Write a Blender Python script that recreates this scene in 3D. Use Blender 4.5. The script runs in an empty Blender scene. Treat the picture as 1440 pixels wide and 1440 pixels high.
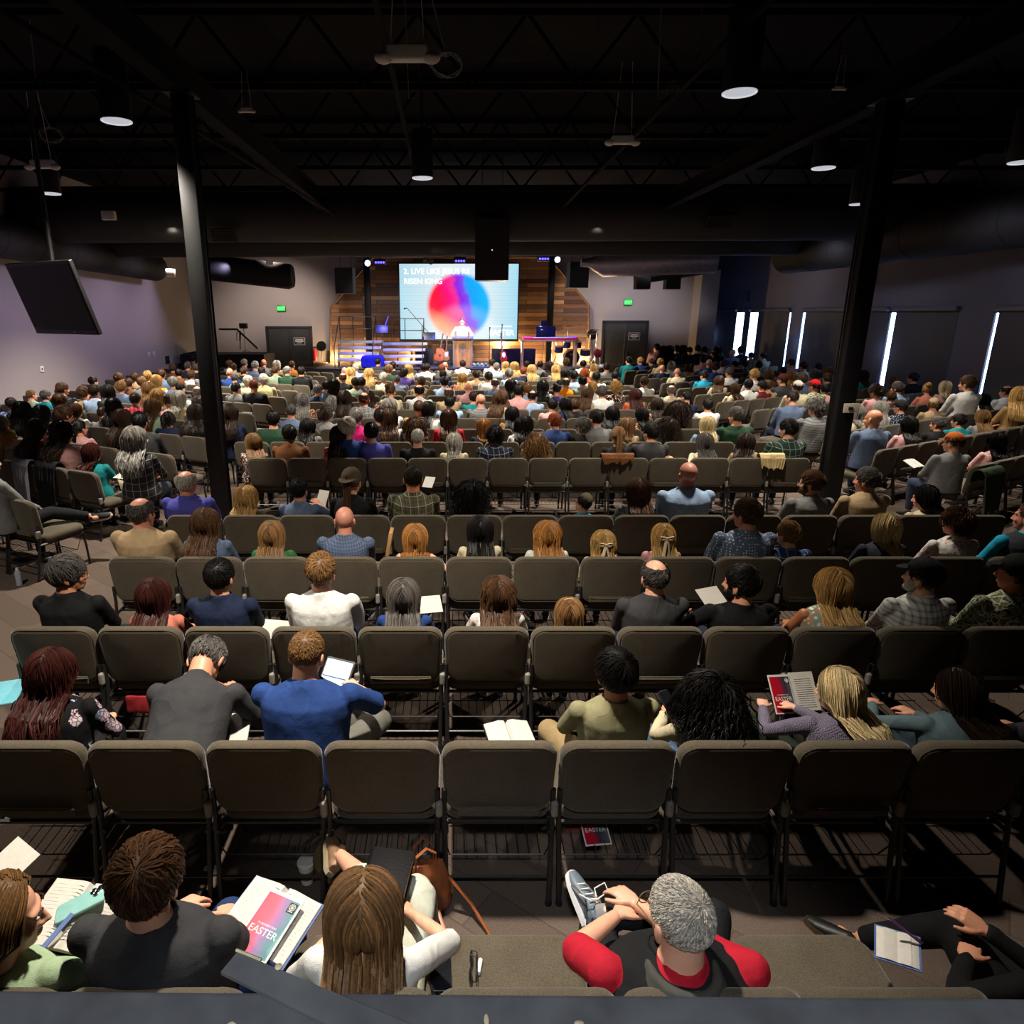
import bpy, bmesh, math, random
from mathutils import Vector as V, Matrix, noise
R = math.radians
rnd = random.Random(7)
SC = bpy.context.scene
C = bpy.data.collections.new('hall')      # linked into the scene once everything is built
TMP = SC.collection
# ------------------------------------------------------------------ camera model
CAMH, PITCH, FPX, PX0 = 2.73, R(16.3), 960.0, 635.0
SN, CS = math.sin(PITCH), math.cos(PITCH)
def tdown(py):
    v = (py-720.0)/FPX
    return (v*CS+SN)/(CS-v*SN)
def xr(px, py):            # sideways metres per metre of floor distance
    v = (py-720.0)/FPX
    return (px-PX0)/FPX/(CS-v*SN)
def atD(px, py, D): return V((xr(px,py)*D, D, CAMH-tdown(py)*D))
def atZ(px, py, z):
    D = (CAMH-z)/tdown(py)
    return V((xr(px,py)*D, D, z))
cam_d = bpy.data.cameras.new('camera'); cam = bpy.data.objects.new('camera', cam_d); C.objects.link(cam)
cam_d.sensor_width = 36; cam_d.sensor_fit = 'HORIZONTAL'; cam_d.lens = FPX/1440*36
cam_d.shift_x = (720-PX0)/1440; cam_d.clip_start = .05; cam_d.clip_end = 100
cam.location = (0,0,CAMH); cam.rotation_euler = (R(90)-PITCH, 0, 0)
SC.camera = cam
vs = SC.view_settings
vs.view_transform = 'Standard'; vs.look = 'None'; vs.gamma = 1; vs.exposure = 0; vs.use_curve_mapping = False
# ------------------------------------------------------------------ colour and materials
def lin(c): return c/12.92 if c <= .04045 else ((c+.055)/1.055)**2.4
def hx(h): return tuple(lin(int(h[i:i+2],16)/255) for i in (0,2,4))
def rgba(c): return (*(hx(c) if isinstance(c,str) else c), 1)
class NT:
    def __init__(s, name):
        s.m = bpy.data.materials.new(name); s.m.use_nodes = True
        s.t = s.m.node_tree; s.b = s.t.nodes['Principled BSDF']; s.o = s.t.nodes['Material Output']
    def n(s, typ, **kw):
        k = s.t.nodes.new(typ)
        for a, v in kw.items():
            if a.startswith('i_'):
                key = a[2:].replace('_',' ')
                k.inputs[int(key) if key.isdigit() else key].default_value = v
            else: setattr(k, a, v)
        return k
    def l(s, a, b): s.t.links.new(a, b)
    def set(s, **kw):
        for a, v in kw.items(): s.b.inputs[a.replace('_',' ')].default_value = v
        return s
    def coord(s, scale=(1,1,1), rot=(0,0,0), kind='Object'):
        tc = s.n('ShaderNodeTexCoord'); mp = s.n('ShaderNodeMapping')
        mp.inputs['Scale'].default_value = scale; mp.inputs['Rotation'].default_value = rot
        s.l(tc.outputs[kind], mp.inputs['Vector']); return mp.outputs['Vector']
    def noise(s, vec, scale, detail=3, rough=.55):
        k = s.n('ShaderNodeTexNoise', i_Scale=scale, i_Detail=detail, i_Roughness=rough)
        if vec: s.l(vec, k.inputs['Vector'])
        return k.outputs['Fac']
    def ramp(s, fac, stops):
        k = s.n('ShaderNodeValToRGB'); e = k.color_ramp.elements
        while len(e) < len(stops): e.new(.5)
        for el, (p, c) in zip(e, stops): el.position = p; el.color = rgba(c)
        s.l(fac, k.inputs['Fac']); return k.outputs['Color']
    def mix(s, fac, a, b, mode='MIX'):
        k = s.n('ShaderNodeMix', data_type='RGBA', blend_type=mode)
        for sock, v in ((k.inputs[0],fac),(k.inputs[6],a),(k.inputs[7],b)):
            if hasattr(v,'links'): s.l(v, sock)
            else: sock.default_value = v if isinstance(v,(float,int)) else rgba(v)
        return k.outputs[2]
    def math(s, op, a, b=None, c=None):
        k = s.n('ShaderNodeMath', operation=op)
        for i, v in enumerate((a,b,c)):
            if v is None: continue
            if hasattr(v,'links'): s.l(v, k.inputs[i])
            else: k.inputs[i].default_value = v
        return k.outputs[0]
    def sep(s, vec):
        k = s.n('ShaderNodeSeparateXYZ'); s.l(vec, k.inputs[0]); return k.outputs
    def base(s, c): s.l(c, s.b.inputs['Base Color']); return s
    def bump(s, h, st=.3, dist=.01):
        k = s.n('ShaderNodeBump', i_Strength=st, i_Distance=dist); s.l(h, k.inputs['Height']); s.l(k.outputs[0], s.b.inputs['Normal']); return s
def plain(name, col, rough=.6, metal=0, spec=.3, nscale=0, namt=.2, bump=0, em=None, ems=1):
    t = NT(name).set(Roughness=rough, Metallic=metal)
    t.b.inputs['Specular IOR Level'].default_value = spec
    c = hx(col) if isinstance(col,str) else col
    if nscale:
        v = t.coord(); f = t.noise(v, nscale)
        t.base(t.ramp(f, [(.3, tuple(x*(1-namt) for x in c)), (.7, tuple(min(1,x*(1+namt)) for x in c))]))
        if bump: t.bump(f, bump)
    else: t.b.inputs['Base Color'].default_value = (*c,1)
    if em:
        t.b.inputs['Emission Color'].default_value = rgba(em); t.b.inputs['Emission Strength'].default_value = ems
    return t.m
def objcol(t):
    return t.n('ShaderNodeObjectInfo').outputs['Color']
def cloth_mat(kind):
    t = NT('cloth_'+kind).set(Roughness=.85); t.b.inputs['Specular IOR Level'].default_value = .2
    oc = objcol(t); v = t.coord(); x = t.sep(v)
    n1 = t.noise(v, 9, 4); w = t.noise(t.coord((1,1,1)), 420, 1)
    col = t.mix(1.0, oc, t.ramp(n1, [(.25,(.72,.72,.72)),(.75,(1,1,1))]), 'MULTIPLY')
    ax = t.math('ADD', x[0], t.math('MULTIPLY', x[1], .35)); az = t.math('SUBTRACT', x[2], t.math('MULTIPLY', x[1], .3))
    def band(s, k, th): return t.math('GREATER_THAN', t.math('FRACT', t.math('MULTIPLY', s, k)), th)
    if kind == 'plaid':
        f = t.math('MULTIPLY', t.math('ADD', band(ax,24,.6), band(az,24,.6)), .36)
        col = t.mix(f, col, (.02,.025,.035)); col = t.mix(t.math('MULTIPLY', t.math('MAXIMUM', band(ax,12,.93), band(az,12,.93)),.38), col, (.7,.7,.65))
    elif kind == 'check':
        f = t.math('MULTIPLY', t.math('ADD', band(ax,38,.5), band(az,38,.5)), .32); col = t.mix(f, col, (.03,.035,.06))
    elif kind == 'stripe':
        col = t.mix(t.math('MULTIPLY', band(az,26,.7),.75), col, (.05,.05,.06))
    elif kind in ('floral','bloom'):
        sc = 34 if kind == 'floral' else 11
        vo = t.n('ShaderNodeTexVoronoi', i_Scale=sc); t.l(v, vo.inputs['Vector'])
        hs = t.sep(vo.outputs['Color'])
        if kind == 'floral':
            pet = t.ramp(hs[0], [(.2,(.75,.7,.6)),(.45,(.6,.08,.05)),(.65,(.35,.45,.55)),(.9,(.7,.3,.12))])
            msk = t.math('LESS_THAN', vo.outputs['Distance'], .42)
        else:
            pet = t.ramp(hs[0], [(.15,(.16,.28,.45)),(.4,(.5,.2,.26)),(.6,(.55,.5,.5)),(.85,(.38,.16,.3))])
            ray = t.noise(v, 60, 2); d = t.math('ADD', vo.outputs['Distance'], t.math('MULTIPLY', ray, .35))
            pet = t.mix(t.math('MULTIPLY', ray, .6), pet, (.85,.8,.75))
            v2 = t.n('ShaderNodeTexVoronoi', feature='DISTANCE_TO_EDGE', i_Scale=38); t.l(v, v2.inputs['Vector'])
            pet = t.mix(t.math('MULTIPLY', t.math('LESS_THAN', v2.outputs['Distance'], .10), .8), pet, (.03,.025,.05))
            msk = t.math('MULTIPLY', t.math('LESS_THAN', d, .62), t.math('GREATER_THAN', hs[1], .2))
        col = t.mix(msk, col, pet)
    elif kind == 'camo':
        vo = t.n('ShaderNodeTexVoronoi', feature='DISTANCE_TO_EDGE', i_Scale=20)
        nv = t.n('ShaderNodeTexNoise', i_Scale=14); t.l(v, nv.inputs['Vector'])
        t.l(t.mix(.12, v, nv.outputs['Color']), vo.inputs['Vector'])
        g = t.ramp(t.noise(v, 15, 0), [(.42,(.11,.12,.05)),(.5,(.25,.26,.16)),(.58,(.05,.06,.03))])
        col = t.mix(t.math('LESS_THAN', vo.outputs['Distance'], .07), g, (.55,.56,.42))
    elif kind == 'dots':
        vo = t.n('ShaderNodeTexVoronoi', i_Scale=42, i_Randomness=.25); t.l(v, vo.inputs['Vector'])
        col = t.mix(t.math('LESS_THAN', vo.outputs['Distance'], .26), col, (.7,.7,.65))
    elif kind == 'knit':
        wv = t.n('ShaderNodeTexVoronoi', i_Scale=95, i_Randomness=.35); t.l(t.coord((1,1,1.4)), wv.inputs['Vector'])
        col = t.mix(t.math('MULTIPLY', wv.outputs['Distance'], .9), col, (.05,.045,.06)); w = t.math('SUBTRACT', 1, wv.outputs['Distance'])
    rn = t.n('ShaderNodeTexNoise', i_Scale=5.5, i_Detail=1.5, i_Roughness=.4, i_Distortion=.6); t.l(t.coord((1,1,.8)), rn.inputs['Vector'])
    ridge = t.math('POWER', t.math('SUBTRACT', 1, t.math('ABSOLUTE', t.math('SUBTRACT', t.math('MULTIPLY', rn.outputs['Fac'], 4), 2))), 2)
    t.base(col); t.bump(t.math('ADD', t.math('ADD', t.math('MULTIPLY', n1, 1.2), t.math('MULTIPLY', ridge, .42 if kind != 'knit' else .2)), t.math('MULTIPLY', w, .18 if kind != 'knit' else 1)), .6, .014)
    return t.m
CL = {k: cloth_mat(k) for k in ('plain','plaid','check','stripe','floral','bloom','camo','dots','knit')}
def skin_mat():
    t = NT('skin').set(Roughness=.5); oc = objcol(t); v = t.coord()
    t.base(t.mix(t.math('MULTIPLY', t.noise(v, 26, 4), .35), oc, (.5,.12,.07)))
    t.b.inputs['Subsurface Weight'].default_value = .0; t.bump(t.noise(v, 180, 2), .08, .002); return t.m
def hair_mat():
    t = NT('hair').set(Roughness=.5); t.b.inputs['Specular IOR Level'].default_value = .22
    oc = objcol(t); isl = t.n('ShaderNodeNewGeometry').outputs['Random Per Island']
    g = t.ramp(isl, [(0,(.5,.5,.5)),(.6,(1,1,1)),(1,(1.6,1.5,1.4))])
    g2 = t.ramp(t.noise(t.coord((1,1,.12)), 160, 2), [(.3,(.6,.6,.6)),(.7,(1.15,1.15,1.15))])
    t.base(t.mix(1.0, t.mix(1.0, oc, g, 'MULTIPLY'), g2, 'MULTIPLY')); return t.m
SKIN, HAIR = skin_mat(), hair_mat()
def tint(name, rough=.5, spec=.4):
    t = NT(name).set(Roughness=rough); t.b.inputs['Specular IOR Level'].default_value = spec
    t.base(t.mix(t.math('MULTIPLY', t.noise(t.coord(), 30), .25), objcol(t), (.02,.02,.02))); return t.m
TINT = tint('tinted_surface')
def uphol():
    t = NT('chair_upholstery').set(Roughness=.95); t.b.inputs['Specular IOR Level'].default_value = .12
    v = t.coord(); a = t.noise(v, 260, 2, .7); b = t.noise(v, 6, 3)
    c = t.ramp(a, [(.3,(.056,.0455,.032)),(.7,(.125,.104,.074))])
    t.base(t.mix(1.0, c, t.ramp(b, [(.3,(.82,.82,.82)),(.7,(1,1,1))]), 'MULTIPLY')); t.bump(a, .5, .003)
    t.b.inputs['Sheen Weight'].default_value = .25; t.b.inputs['Sheen Roughness'].default_value = .4; return t.m
UPH = uphol()
BLK = plain('black_steel', (.012,.012,.013), .42, 0, .5, 14, .2)
GUN = plain('grey_plastic', (.22,.205,.18), .5, 0, .4, 20, .1)
CHROME = plain('polished_metal', (.7,.7,.72), .22, 1, .5, 30, .05)
PAPER = plain('page_paper', (.52,.50,.455), .8, 0, .2, 40, .06)
WHITEP = plain('white_plastic', (.7,.69,.66), .5, 0, .4, 20, .05)
BLACKP = plain('black_plastic', (.01,.01,.011), .35, 0, .5, 20, .2)
GLASS = plain('dark_glass', (.008,.009,.012), .12, 0, .6, 10, .2)
# ------------------------------------------------------------------ mesh builder
class MB:
    def __init__(s): s.v=[]; s.f=[]; s.mi=[]; s.cur=0
    def face(s, ids): s.f.append(ids); s.mi.append(s.cur)
    def rings(s, rs, n=12, cap=True):
        st = len(s.v)
        for c, ux, uy in rs:
            for i in range(n):
                a = 2*math.pi*i/n; s.v.append(c+ux*math.cos(a)+uy*math.sin(a))
        for k in range(len(rs)-1):
            for i in range(n):
                a=st+k*n+i; b=st+k*n+(i+1)%n; s.face((a,b,b+n,a+n))
        if cap:
            s.face(tuple(st+i for i in range(n))[::-1]); e=st+(len(rs)-1)*n; s.face(tuple(e+i for i in range(n)))
        return s
    def tube(s, pts, rad, n=8, cap=True, ref=None):
        pts=[V(p) for p in pts]; m=len(pts)
        if not isinstance(rad,(list,tuple)): rad=[rad]*m
        t0=(pts[1]-pts[0]).normalized(); u=V(ref) if ref else (V((0,0,1)) if abs(t0.z)<.9 else V((1,0,0)))
        rs=[]
        for i,p in enumerate(pts):
            t=(pts[min(i+1,m-1)]-pts[max(i-1,0)])
            t=t.normalized() if t.length>1e-9 else t0
            u=u-t*u.dot(t)
            if u.length<1e-6: u=t.orthogonal()
            u=u.normalized(); w=t.cross(u); r=rad[i]
            rx,ry=(r if isinstance(r,(tuple,list)) else (r,r)); rs.append((p,u*rx,w*ry))
        return s.rings(rs,n,cap)
    def ell(s, c, r, rot=None, nu=14, nv=9):
        c=V(c); M=rot.to_3x3() if rot else Matrix.Identity(3); st=len(s.v)
        s.v.append(c+M@V((0,0,r[2])))
        for j in range(1,nv):
            a=math.pi*j/nv
            for i in range(nu):
                b=2*math.pi*i/nu; s.v.append(c+M@V((r[0]*math.sin(a)*math.cos(b), r[1]*math.sin(a)*math.sin(b), r[2]*math.cos(a))))
        s.v.append(c+M@V((0,0,-r[2]))); e=len(s.v)-1
        for i in range(nu): s.face((st,st+1+i,st+1+(i+1)%nu))
        for j in range(nv-2):
            for i in range(nu):
                a=st+1+j*nu+i; b=st+1+j*nu+(i+1)%nu; s.face((a,a+nu,b+nu,b))
        k=st+1+(nv-2)*nu
        for i in range(nu): s.face((k+i,e,k+(i+1)%nu))
        return s
    def box(s, c, d, rot=None, bev=0):
        c=V(c); M=rot.to_3x3() if rot else Matrix.Identity(3); hx_,hy,hz=[q/2 for q in d]
        if bev>0:
            b=min(bev,hx_*.98,hy*.98,hz*.98); st=len(s.v)
            bm=bmesh.new(); bmesh.ops.create_cube(bm,size=1)
            for v in bm.verts: v.co=V((v.co.x*d[0],v.co.y*d[1],v.co.z*d[2]))
            bmesh.ops.bevel(bm,geom=bm.edges[:],offset=b,segments=2,affect='EDGES',profile=.5)
            bm.verts.ensure_lookup_table()
            for v in bm.verts: s.v.append(c+M@v.co)
            for f in bm.faces: s.face(tuple(st+v.index for v in f.verts))
            bm.free(); return s
        st=len(s.v)
        for x in (-hx_,hx_):
            for y in (-hy,hy):
                for z in (-hz,hz): s.v.append(c+M@V((x,y,z)))
        for q in ((0,1,3,2),(4,6,7,5),(0,4,5,1),(2,3,7,6),(0,2,6,4),(1,5,7,3)): s.face(tuple(st+i for i in q))
        return s
    def prism(s, outline, dvec):
        st=len(s.v); n=len(outline); d=V(dvec)
        for p in outline: s.v.append(V(p))
        for p in outline: s.v.append(V(p)+d)
        s.face(tuple(st+i for i in range(n))[::-1]); s.face(tuple(st+n+i for i in range(n)))
        for i in range(n): j=(i+1)%n; s.face((st+i,st+j,st+n+j,st+n+i))
        return s
    def cushion(s, w, h, t, rc, ed, frame=None, fn=None, nc=6):
        """rounded slab: w along x, h along z, t along y; rc corner radius, ed soft edge"""
        prof=[]
        for i in range(5):
            a=math.pi/2*i/4; prof.append((ed*(1-math.sin(a)), -t/2+ed*(1-math.cos(a))))
        prof=prof+[(i_,-y_) for i_,y_ in prof[::-1]]
        st=len(s.v); cnt=0
        for ins,y in prof:
            hw,hh=w/2-ins,h/2-ins; r=max(rc-ins,.004); ring=[]
            for cx,cz,a0 in ((hw-r,hh-r,0),(-hw+r,hh-r,90),(-hw+r,-hh+r,180),(hw-r,-hh+r,270)):
                for k in range(nc+1):
                    a=R(a0+90*k/nc); ring.append((cx+r*math.cos(a),y,cz+r*math.sin(a)))
            cnt=len(ring)
            for p in ring:
                q=V(p); q=fn(q) if fn else q; s.v.append(frame@q if frame else q)
        m=len(prof)
        for k in range(m-1):
            for i in range(cnt):
                a=st+k*cnt+i;b=st+k*cnt+(i+1)%cnt; s.face((a,a+cnt,b+cnt,b))
        for k,off in ((0,0),(1,(m-1)*cnt)):
            idx=[st+off+i for i in range(cnt)]
            ce=V((0,0,0))
            for i in idx: ce+=s.v[i]
            s.v.append(ce/cnt); c=len(s.v)-1
            for i in range(cnt):
                a,b=idx[i],idx[(i+1)%cnt]; s.face((c,a,b) if k==0 else (c,b,a))
        return s
    def join(s, o, M=None):
        st=len(s.v)
        for v in o.v: s.v.append(M@v if M else v)
        for f,mi in zip(o.f,o.mi): s.f.append(tuple(st+i for i in f)); s.mi.append(mi)
        return s
    def mesh(s, name, mats=(), smooth=True):
        me=bpy.data.meshes.new(name); me.from_pydata([tuple(v) for v in s.v],[],s.f)
        for m in mats: me.materials.append(m)
        if len(mats)>1:
            for p,i in zip(me.polygons,s.mi): p.material_index=i
        if smooth:
            me.polygons.foreach_set('use_smooth',[True]*len(me.polygons))
            try: me.set_sharp_from_angle(angle=R(42))
            except Exception: pass
        me.update(); return me
    def frommesh(s, me):
        st=len(s.v)
        for v in me.vertices: s.v.append(v.co.copy())
        for p in me.polygons: s.face(tuple(st+i for i in p.vertices))
        return s
def remesh(mb, voxel, smooth=3, fold=0, fscale=9, seed=0, fac=.5):
    """union of overlapping closed solids as one smooth surface"""
    me=mb.mesh('t',(),False); ob=bpy.data.objects.new('t',me); TMP.objects.link(ob)
    m=ob.modifiers.new('r','REMESH'); m.mode='VOXEL'; m.voxel_size=voxel
    if smooth:
        q=ob.modifiers.new('s','SMOOTH'); q.factor=fac; q.iterations=smooth
    dg=bpy.context.evaluated_depsgraph_get(); ev=ob.evaluated_get(dg)
    out=bpy.data.meshes.new_from_object(ev); bpy.data.objects.remove(ob); bpy.data.meshes.remove(me)
    r=MB()
    if fold:
        o=V((seed*3.1,seed*1.7,seed*.9))
        pn=[(v.co.copy(),v.normal.copy()) for v in out.vertices]
        for v,(p,nn) in zip(out.vertices,pn):
            k=noise.noise(V((p.x*fscale,p.y*fscale,p.z*fscale*.55))+o)+.5*noise.noise(V((p.x*fscale*2.3,p.y*fscale*2.3,p.z*fscale))+o)
            v.co=p+nn*k*fold
    r.frommesh(out); bpy.data.meshes.remove(out); return r
# ------------------------------------------------------------------ object helpers
def ob(name, me, parent=None, loc=None, rot=None, color=None, mat=None):
    o=bpy.data.objects.new(name,me); C.objects.link(o)
    if parent is not None: o.parent=parent
    if loc is not None: o.location=loc
    if rot is not None: o.rotation_euler=rot
    if color is not None: o.color=rgba(color)
    if mat is not None:
        if me.materials: o.material_slots[0].link='OBJECT'; o.material_slots[0].material=mat
        else: me.materials.append(mat)
    return o
def mk(name, mb, mat, parent=None, loc=None, rot=None, color=None, smooth=True):
    return ob(name, mb.mesh(name,(mat,) if not isinstance(mat,(list,tuple)) else mat,smooth), parent, loc, rot, color)
def empty(name, loc=(0,0,0), rot=(0,0,0)):
    o=bpy.data.objects.new(name,None); C.objects.link(o); o.location=loc; o.rotation_euler=rot; o.empty_display_size=.1; return o
def tag(o, label=None, cat=None, group=None, kind=None):
    if label: o['label']=label
    if cat: o['category']=cat
    if group: o['group']=group
    if kind: o['kind']=kind
    return o
def struct(name, mb, mat, parent=None, smooth=False, label=None):
    o=mk(name,mb,mat,parent,smooth=smooth)
    if parent is None: o['kind']='structure'
    if label: o['label']=label
    return o
def dup(o, parent=None):
    kids=list(o.children); c=o.copy(); C.objects.link(c)
    if parent: c.parent=parent
    for k in kids: dup(k,c)
    return c
def text_mb(s, size, extrude=.002, align='LEFT', space=1.0, bold=0):
    cu=bpy.data.curves.new('t','FONT'); cu.body=s; cu.size=size; cu.extrude=extrude; cu.align_x=align; cu.space_character=space; cu.offset=bold
    cu.resolution_u=3
    o=bpy.data.objects.new('t',cu); TMP.objects.link(o); dg=bpy.context.evaluated_depsgraph_get()
    me=bpy.data.meshes.new_from_object(o.evaluated_get(dg)); r=MB().frommesh(me)
    bpy.data.objects.remove(o); bpy.data.curves.remove(cu); bpy.data.meshes.remove(me); return r
NUM=['zeroth','first','second','third','fourth','fifth','sixth','seventh','eighth','ninth','tenth','eleventh','twelfth','thirteenth','fourteenth','fifteenth','sixteenth','seventeenth','eighteenth','nineteenth','twentieth','twenty-first','twenty-second','twenty-third','twenty-fourth','twenty-fifth']
# ------------------------------------------------------------------ hair
HC, HE = V((0,-.012,.03)), V((.079,.098,.092))      # cranium centre and radii, head-local
FACE = V((0,.93,-.36)).normalized()
def hair_ok(d, kind):
    if d.dot(FACE) > .40: return False
    if d.z < (-.62 if kind not in ('short','buzz','bald','ring') else -.55): return False
    if abs(d.x) > .72 and d.z < -.12 and d.y > -.30 and kind in ('short','buzz','ring','curly'): return False
    if kind=='ring' and d.dot(V((0,-.06,1)).normalized()) > .60+.16*noise.noise(d*6): return False
    return True
def onhead(p, k):
    q=V(((p.x-HC.x)/HE.x,(p.y-HC.y)/HE.y,(p.z-HC.z)/HE.z)); l=q.length
    if l<k:
        q=q*(k/max(l,1e-6)); return V((HC.x+q.x*HE.x,HC.y+q.y*HE.y,HC.z+q.z*HE.z))
    return p
def shell(mb, kind, k=1.04, nu=26, nv=20, rough=0, seed=0):
    st=len(mb.v); 
    for j in range(nv+1):
        a=math.pi*j/nv
        for i in range(nu):
            b=2*math.pi*i/nu; d=V((math.sin(a)*math.cos(b),math.sin(a)*math.sin(b),math.cos(a)))
            kk=k+rough*noise.noise(d*5+V((seed,0,0)))
            mb.v.append(V((HC.x+d.x*HE.x*kk,HC.y+d.y*HE.y*kk,HC.z+d.z*HE.z*kk)))
    for j in range(nv):
        for i in range(nu):
            a=math.pi*(j+.5)/nv; b=2*math.pi*(i+.5)/nu
            d=V((math.sin(a)*math.cos(b),math.sin(a)*math.sin(b),math.cos(a)))
            if hair_ok(d,kind): mb.face((st+j*nu+i,st+(j+1)*nu+i,st+(j+1)*nu+(i+1)%nu,st+j*nu+(i+1)%nu))
def back_y(z, lean=0):
    if z>-.10: return .3
    if z>-.24: return -.070-(-.10-z)*.50
    return -.140-(-.24-z)*.06
def make_hair(kind, seed=1, n=260, L=.34, wave=.0, w=.0075, vol=.03, part=.0, sides=4, whorl=(.25,-.75,.8)):
    """kind: short buzz ring curly long bob bun tail fluff"""
    r=random.Random(seed); mb=MB(); sub={'fluff':'short'}.get(kind,kind)
    base={'long':'long','bob':'long','bun':'long','tail':'long','fluff':'long','curly':'curly'}.get(kind,kind)
    shell(mb, base, 1.05 if kind not in('buzz','ring') else 1.022 if kind=='ring' else 1.012, rough=.02 if kind!='buzz' else .004, seed=seed)
    W=V(whorl).normalized(); WP=V((HC.x+W.x*HE.x,HC.y+W.y*HE.y,HC.z+W.z*HE.z))
    tie=V((0,-.122,.045)) if kind=='tail' else V((0,-.105,.095))
    cnt=0; tries=0
    while cnt<n and tries<n*14:
        tries+=1
        d=V((r.gauss(0,1),r.gauss(0,1),r.gauss(0,1)))
        if d.length<1e-3: continue
        d.normalize()
        if not hair_ok(d,base): continue
        if kind in('long','bob') and d.z<-.35 and r.random()<.5: continue
        lift=1.04+r.random()*.05
        p=V((HC.x+d.x*HE.x*lift,HC.y+d.y*HE.y*lift,HC.z+d.z*HE.z*lift)); pts=[p]; cnt+=1
        if kind=='buzz':
            g=(p-WP); lift=1.012; p=onhead(V((HC.x+d.x*HE.x,HC.y+d.y*HE.y,HC.z+d.z*HE.z))*1.0,1.012); pts=[p]; nrm=d
            for k in range(2):
                g=(p-WP).normalized()+V((r.uniform(-.4,.4),r.uniform(-.4,.4),r.uniform(-.4,.4))); g=(g-nrm*g.dot(nrm)).normalized(); p=onhead(p+g*.008,1.022+.02*(k+1)*r.random()); pts.append(p)
            mx=w
        elif kind in('short','ring','fluff'):
            l=(.045 if kind=='short' else .03 if kind=='ring' else .075)*(.7+.6*r.random())*(1+max(0,d.z)*.3); seg=4
            up=vol*(.5+r.random())/.03*.05
            for k in range(seg):
                g=(p-WP); nrm=V(((p.x-HC.x)/HE.x,(p.y-HC.y)/HE.y,(p.z-HC.z)/HE.z)).normalized()
                g=g.normalized()+V((r.uniform(-.5,.5),r.uniform(-.5,.5),r.uniform(-.5,.5)-.35 if kind=='fluff' else r.uniform(-.5,.5)))
                g=(g-nrm*g.dot(nrm)).normalized()
                p=onhead(p+g*l/seg, lift+up*(k+1)/seg); pts.append(p)
            mx=w
        elif kind=='curly':
            l=L*(.6+.6*r.random()); seg=max(6,int(l/.014)); ph=r.random()*6.28; rr=.008; lift=1.05+vol*3.4*r.random(); nrm=d
            for k in range(seg):
                t=k/seg
                g=(p-WP).normalized()*.8+V((0,-.1,-1.0*min(1,t*1.6+.2)))
                p=p+g.normalized()*l/seg; p=onhead(p,lift+.06*min(t*3,1))
                if p.z<-.1 and p.y>-.2: p.y=min(p.y,back_y(p.z))
                s=V((math.cos(ph+k*1.25),math.sin(ph+k*1.25)*.6,math.sin(ph+k*1.25)*.7))*rr*min(1,t*4)
                pts.append(p+s)
            mx=w
        else:
            lift=1.05+r.random()*vol*2.6; ds=.022
            LL=L*(.82+.3*r.random())
            if kind=='bob': LL=(.16+.05*r.random())+max(0,d.z)*.09
            else: LL=LL+max(0,d.z)*.1-min(0,d.z)*-.12
            if kind in('bun','tail'): LL=.3
            sx=1 if p.x>part else -1; ph=r.random()*6.28; fx=0; dist=0; k=0; amp=wave*(.6+.8*r.random()); fr=22+8*r.random(); cur=p.copy(); gone=False
            spread=r.gauss(0,1)
            while dist<LL and k<40:
                k+=1; dist+=ds
                if kind in('bun','tail') and not gone:
                    g=tie-cur; 
                    if g.length<.03:
                        gone=True
                        if kind=='bun': break
                        LL=dist+L; continue
                    nrm=V(((cur.x-HC.x)/HE.x,(cur.y-HC.y)/HE.y,(cur.z-HC.z)/HE.z)).normalized(); g=g.normalized(); g=(g-nrm*g.dot(nrm)*.8)
                    cur=onhead(cur+g.normalized()*ds,1.06); pts.append(cur.copy()); continue
                if kind=='tail':
                    cur=cur+V((spread*.004,-.10 if k<9 else -.01,-1)).normalized()*ds
                    if cur.z<-.12: cur.y=min(cur.y,back_y(cur.z)-.01)
                    pts.append(cur+V((math.sin(ph+dist*fr)*amp,0,0))); continue
                nrm=V(((cur.x-HC.x)/HE.x,(cur.y-HC.y)/HE.y,(cur.z-HC.z)/HE.z)); q=nrm.length; nrm.normalize()
                top=max(0,nrm.z)
                g=V((sx*(.9*top+.10),-.55*top-.10*(1-top),-1.0+.2*top))
                if cur.z>-.06: g=g-nrm*g.dot(nrm)*(1 if q<1.25 else .4)
                else:
                    g=V((spread*.06+cur.x*.5*(1 if kind=='long' and cur.z>-.2 else 0),-.12,-1))
                cur=cur+g.normalized()*ds
                if cur.z>-.10: cur=onhead(cur,lift)
                if kind!='bob' or cur.z<-.12:
                    yb=back_y(cur.z)-.012*r.random()-.03*(lift-1.05)/max(vol,.01)
                    if cur.z<-.03 and cur.y>-.04: cur.y+=(-.05-cur.y)*.25
                    if cur.y>yb: cur.y=yb if cur.z<-.16 else cur.y+(yb-cur.y)*.45
                if kind=='bob' and cur.z<-.085: cur.x*=.965; cur.y=cur.y*.97
                wv=amp*min(1,dist/.15)
                pts.append(cur+V((math.sin(ph+dist*fr)*wv,math.cos(ph*1.7+dist*fr)*wv*.7,0)))
            mx=w*(.8+.5*r.random())
        m=len(pts)
        if m<3: continue
        rad=[mx*(.55+.45*min(1,i/2))*(1 if i<m*.6 else max(.18,1-(i-m*.6)/(m*.4)*.85)) for i in range(m)]
        mb.tube(pts,[(q*1.25,q*.8) for q in rad],sides,cap=False)
    if kind=='bun':
        for i in range(26):
            a=r.random()*6.28; b=r.uniform(-1.2,1.2); ps=[]
            for k in range(7):
                aa=a+k*.45; ps.append(tie+V((math.cos(aa)*.042*math.cos(b),-.02+math.sin(aa)*.042*math.cos(b),.012+.04*math.sin(b))))
            mb.tube(ps,.011,4)
        mb.ell(tie+V((0,-.02,.012)),(.043,.043,.04))
    return mb
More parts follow.
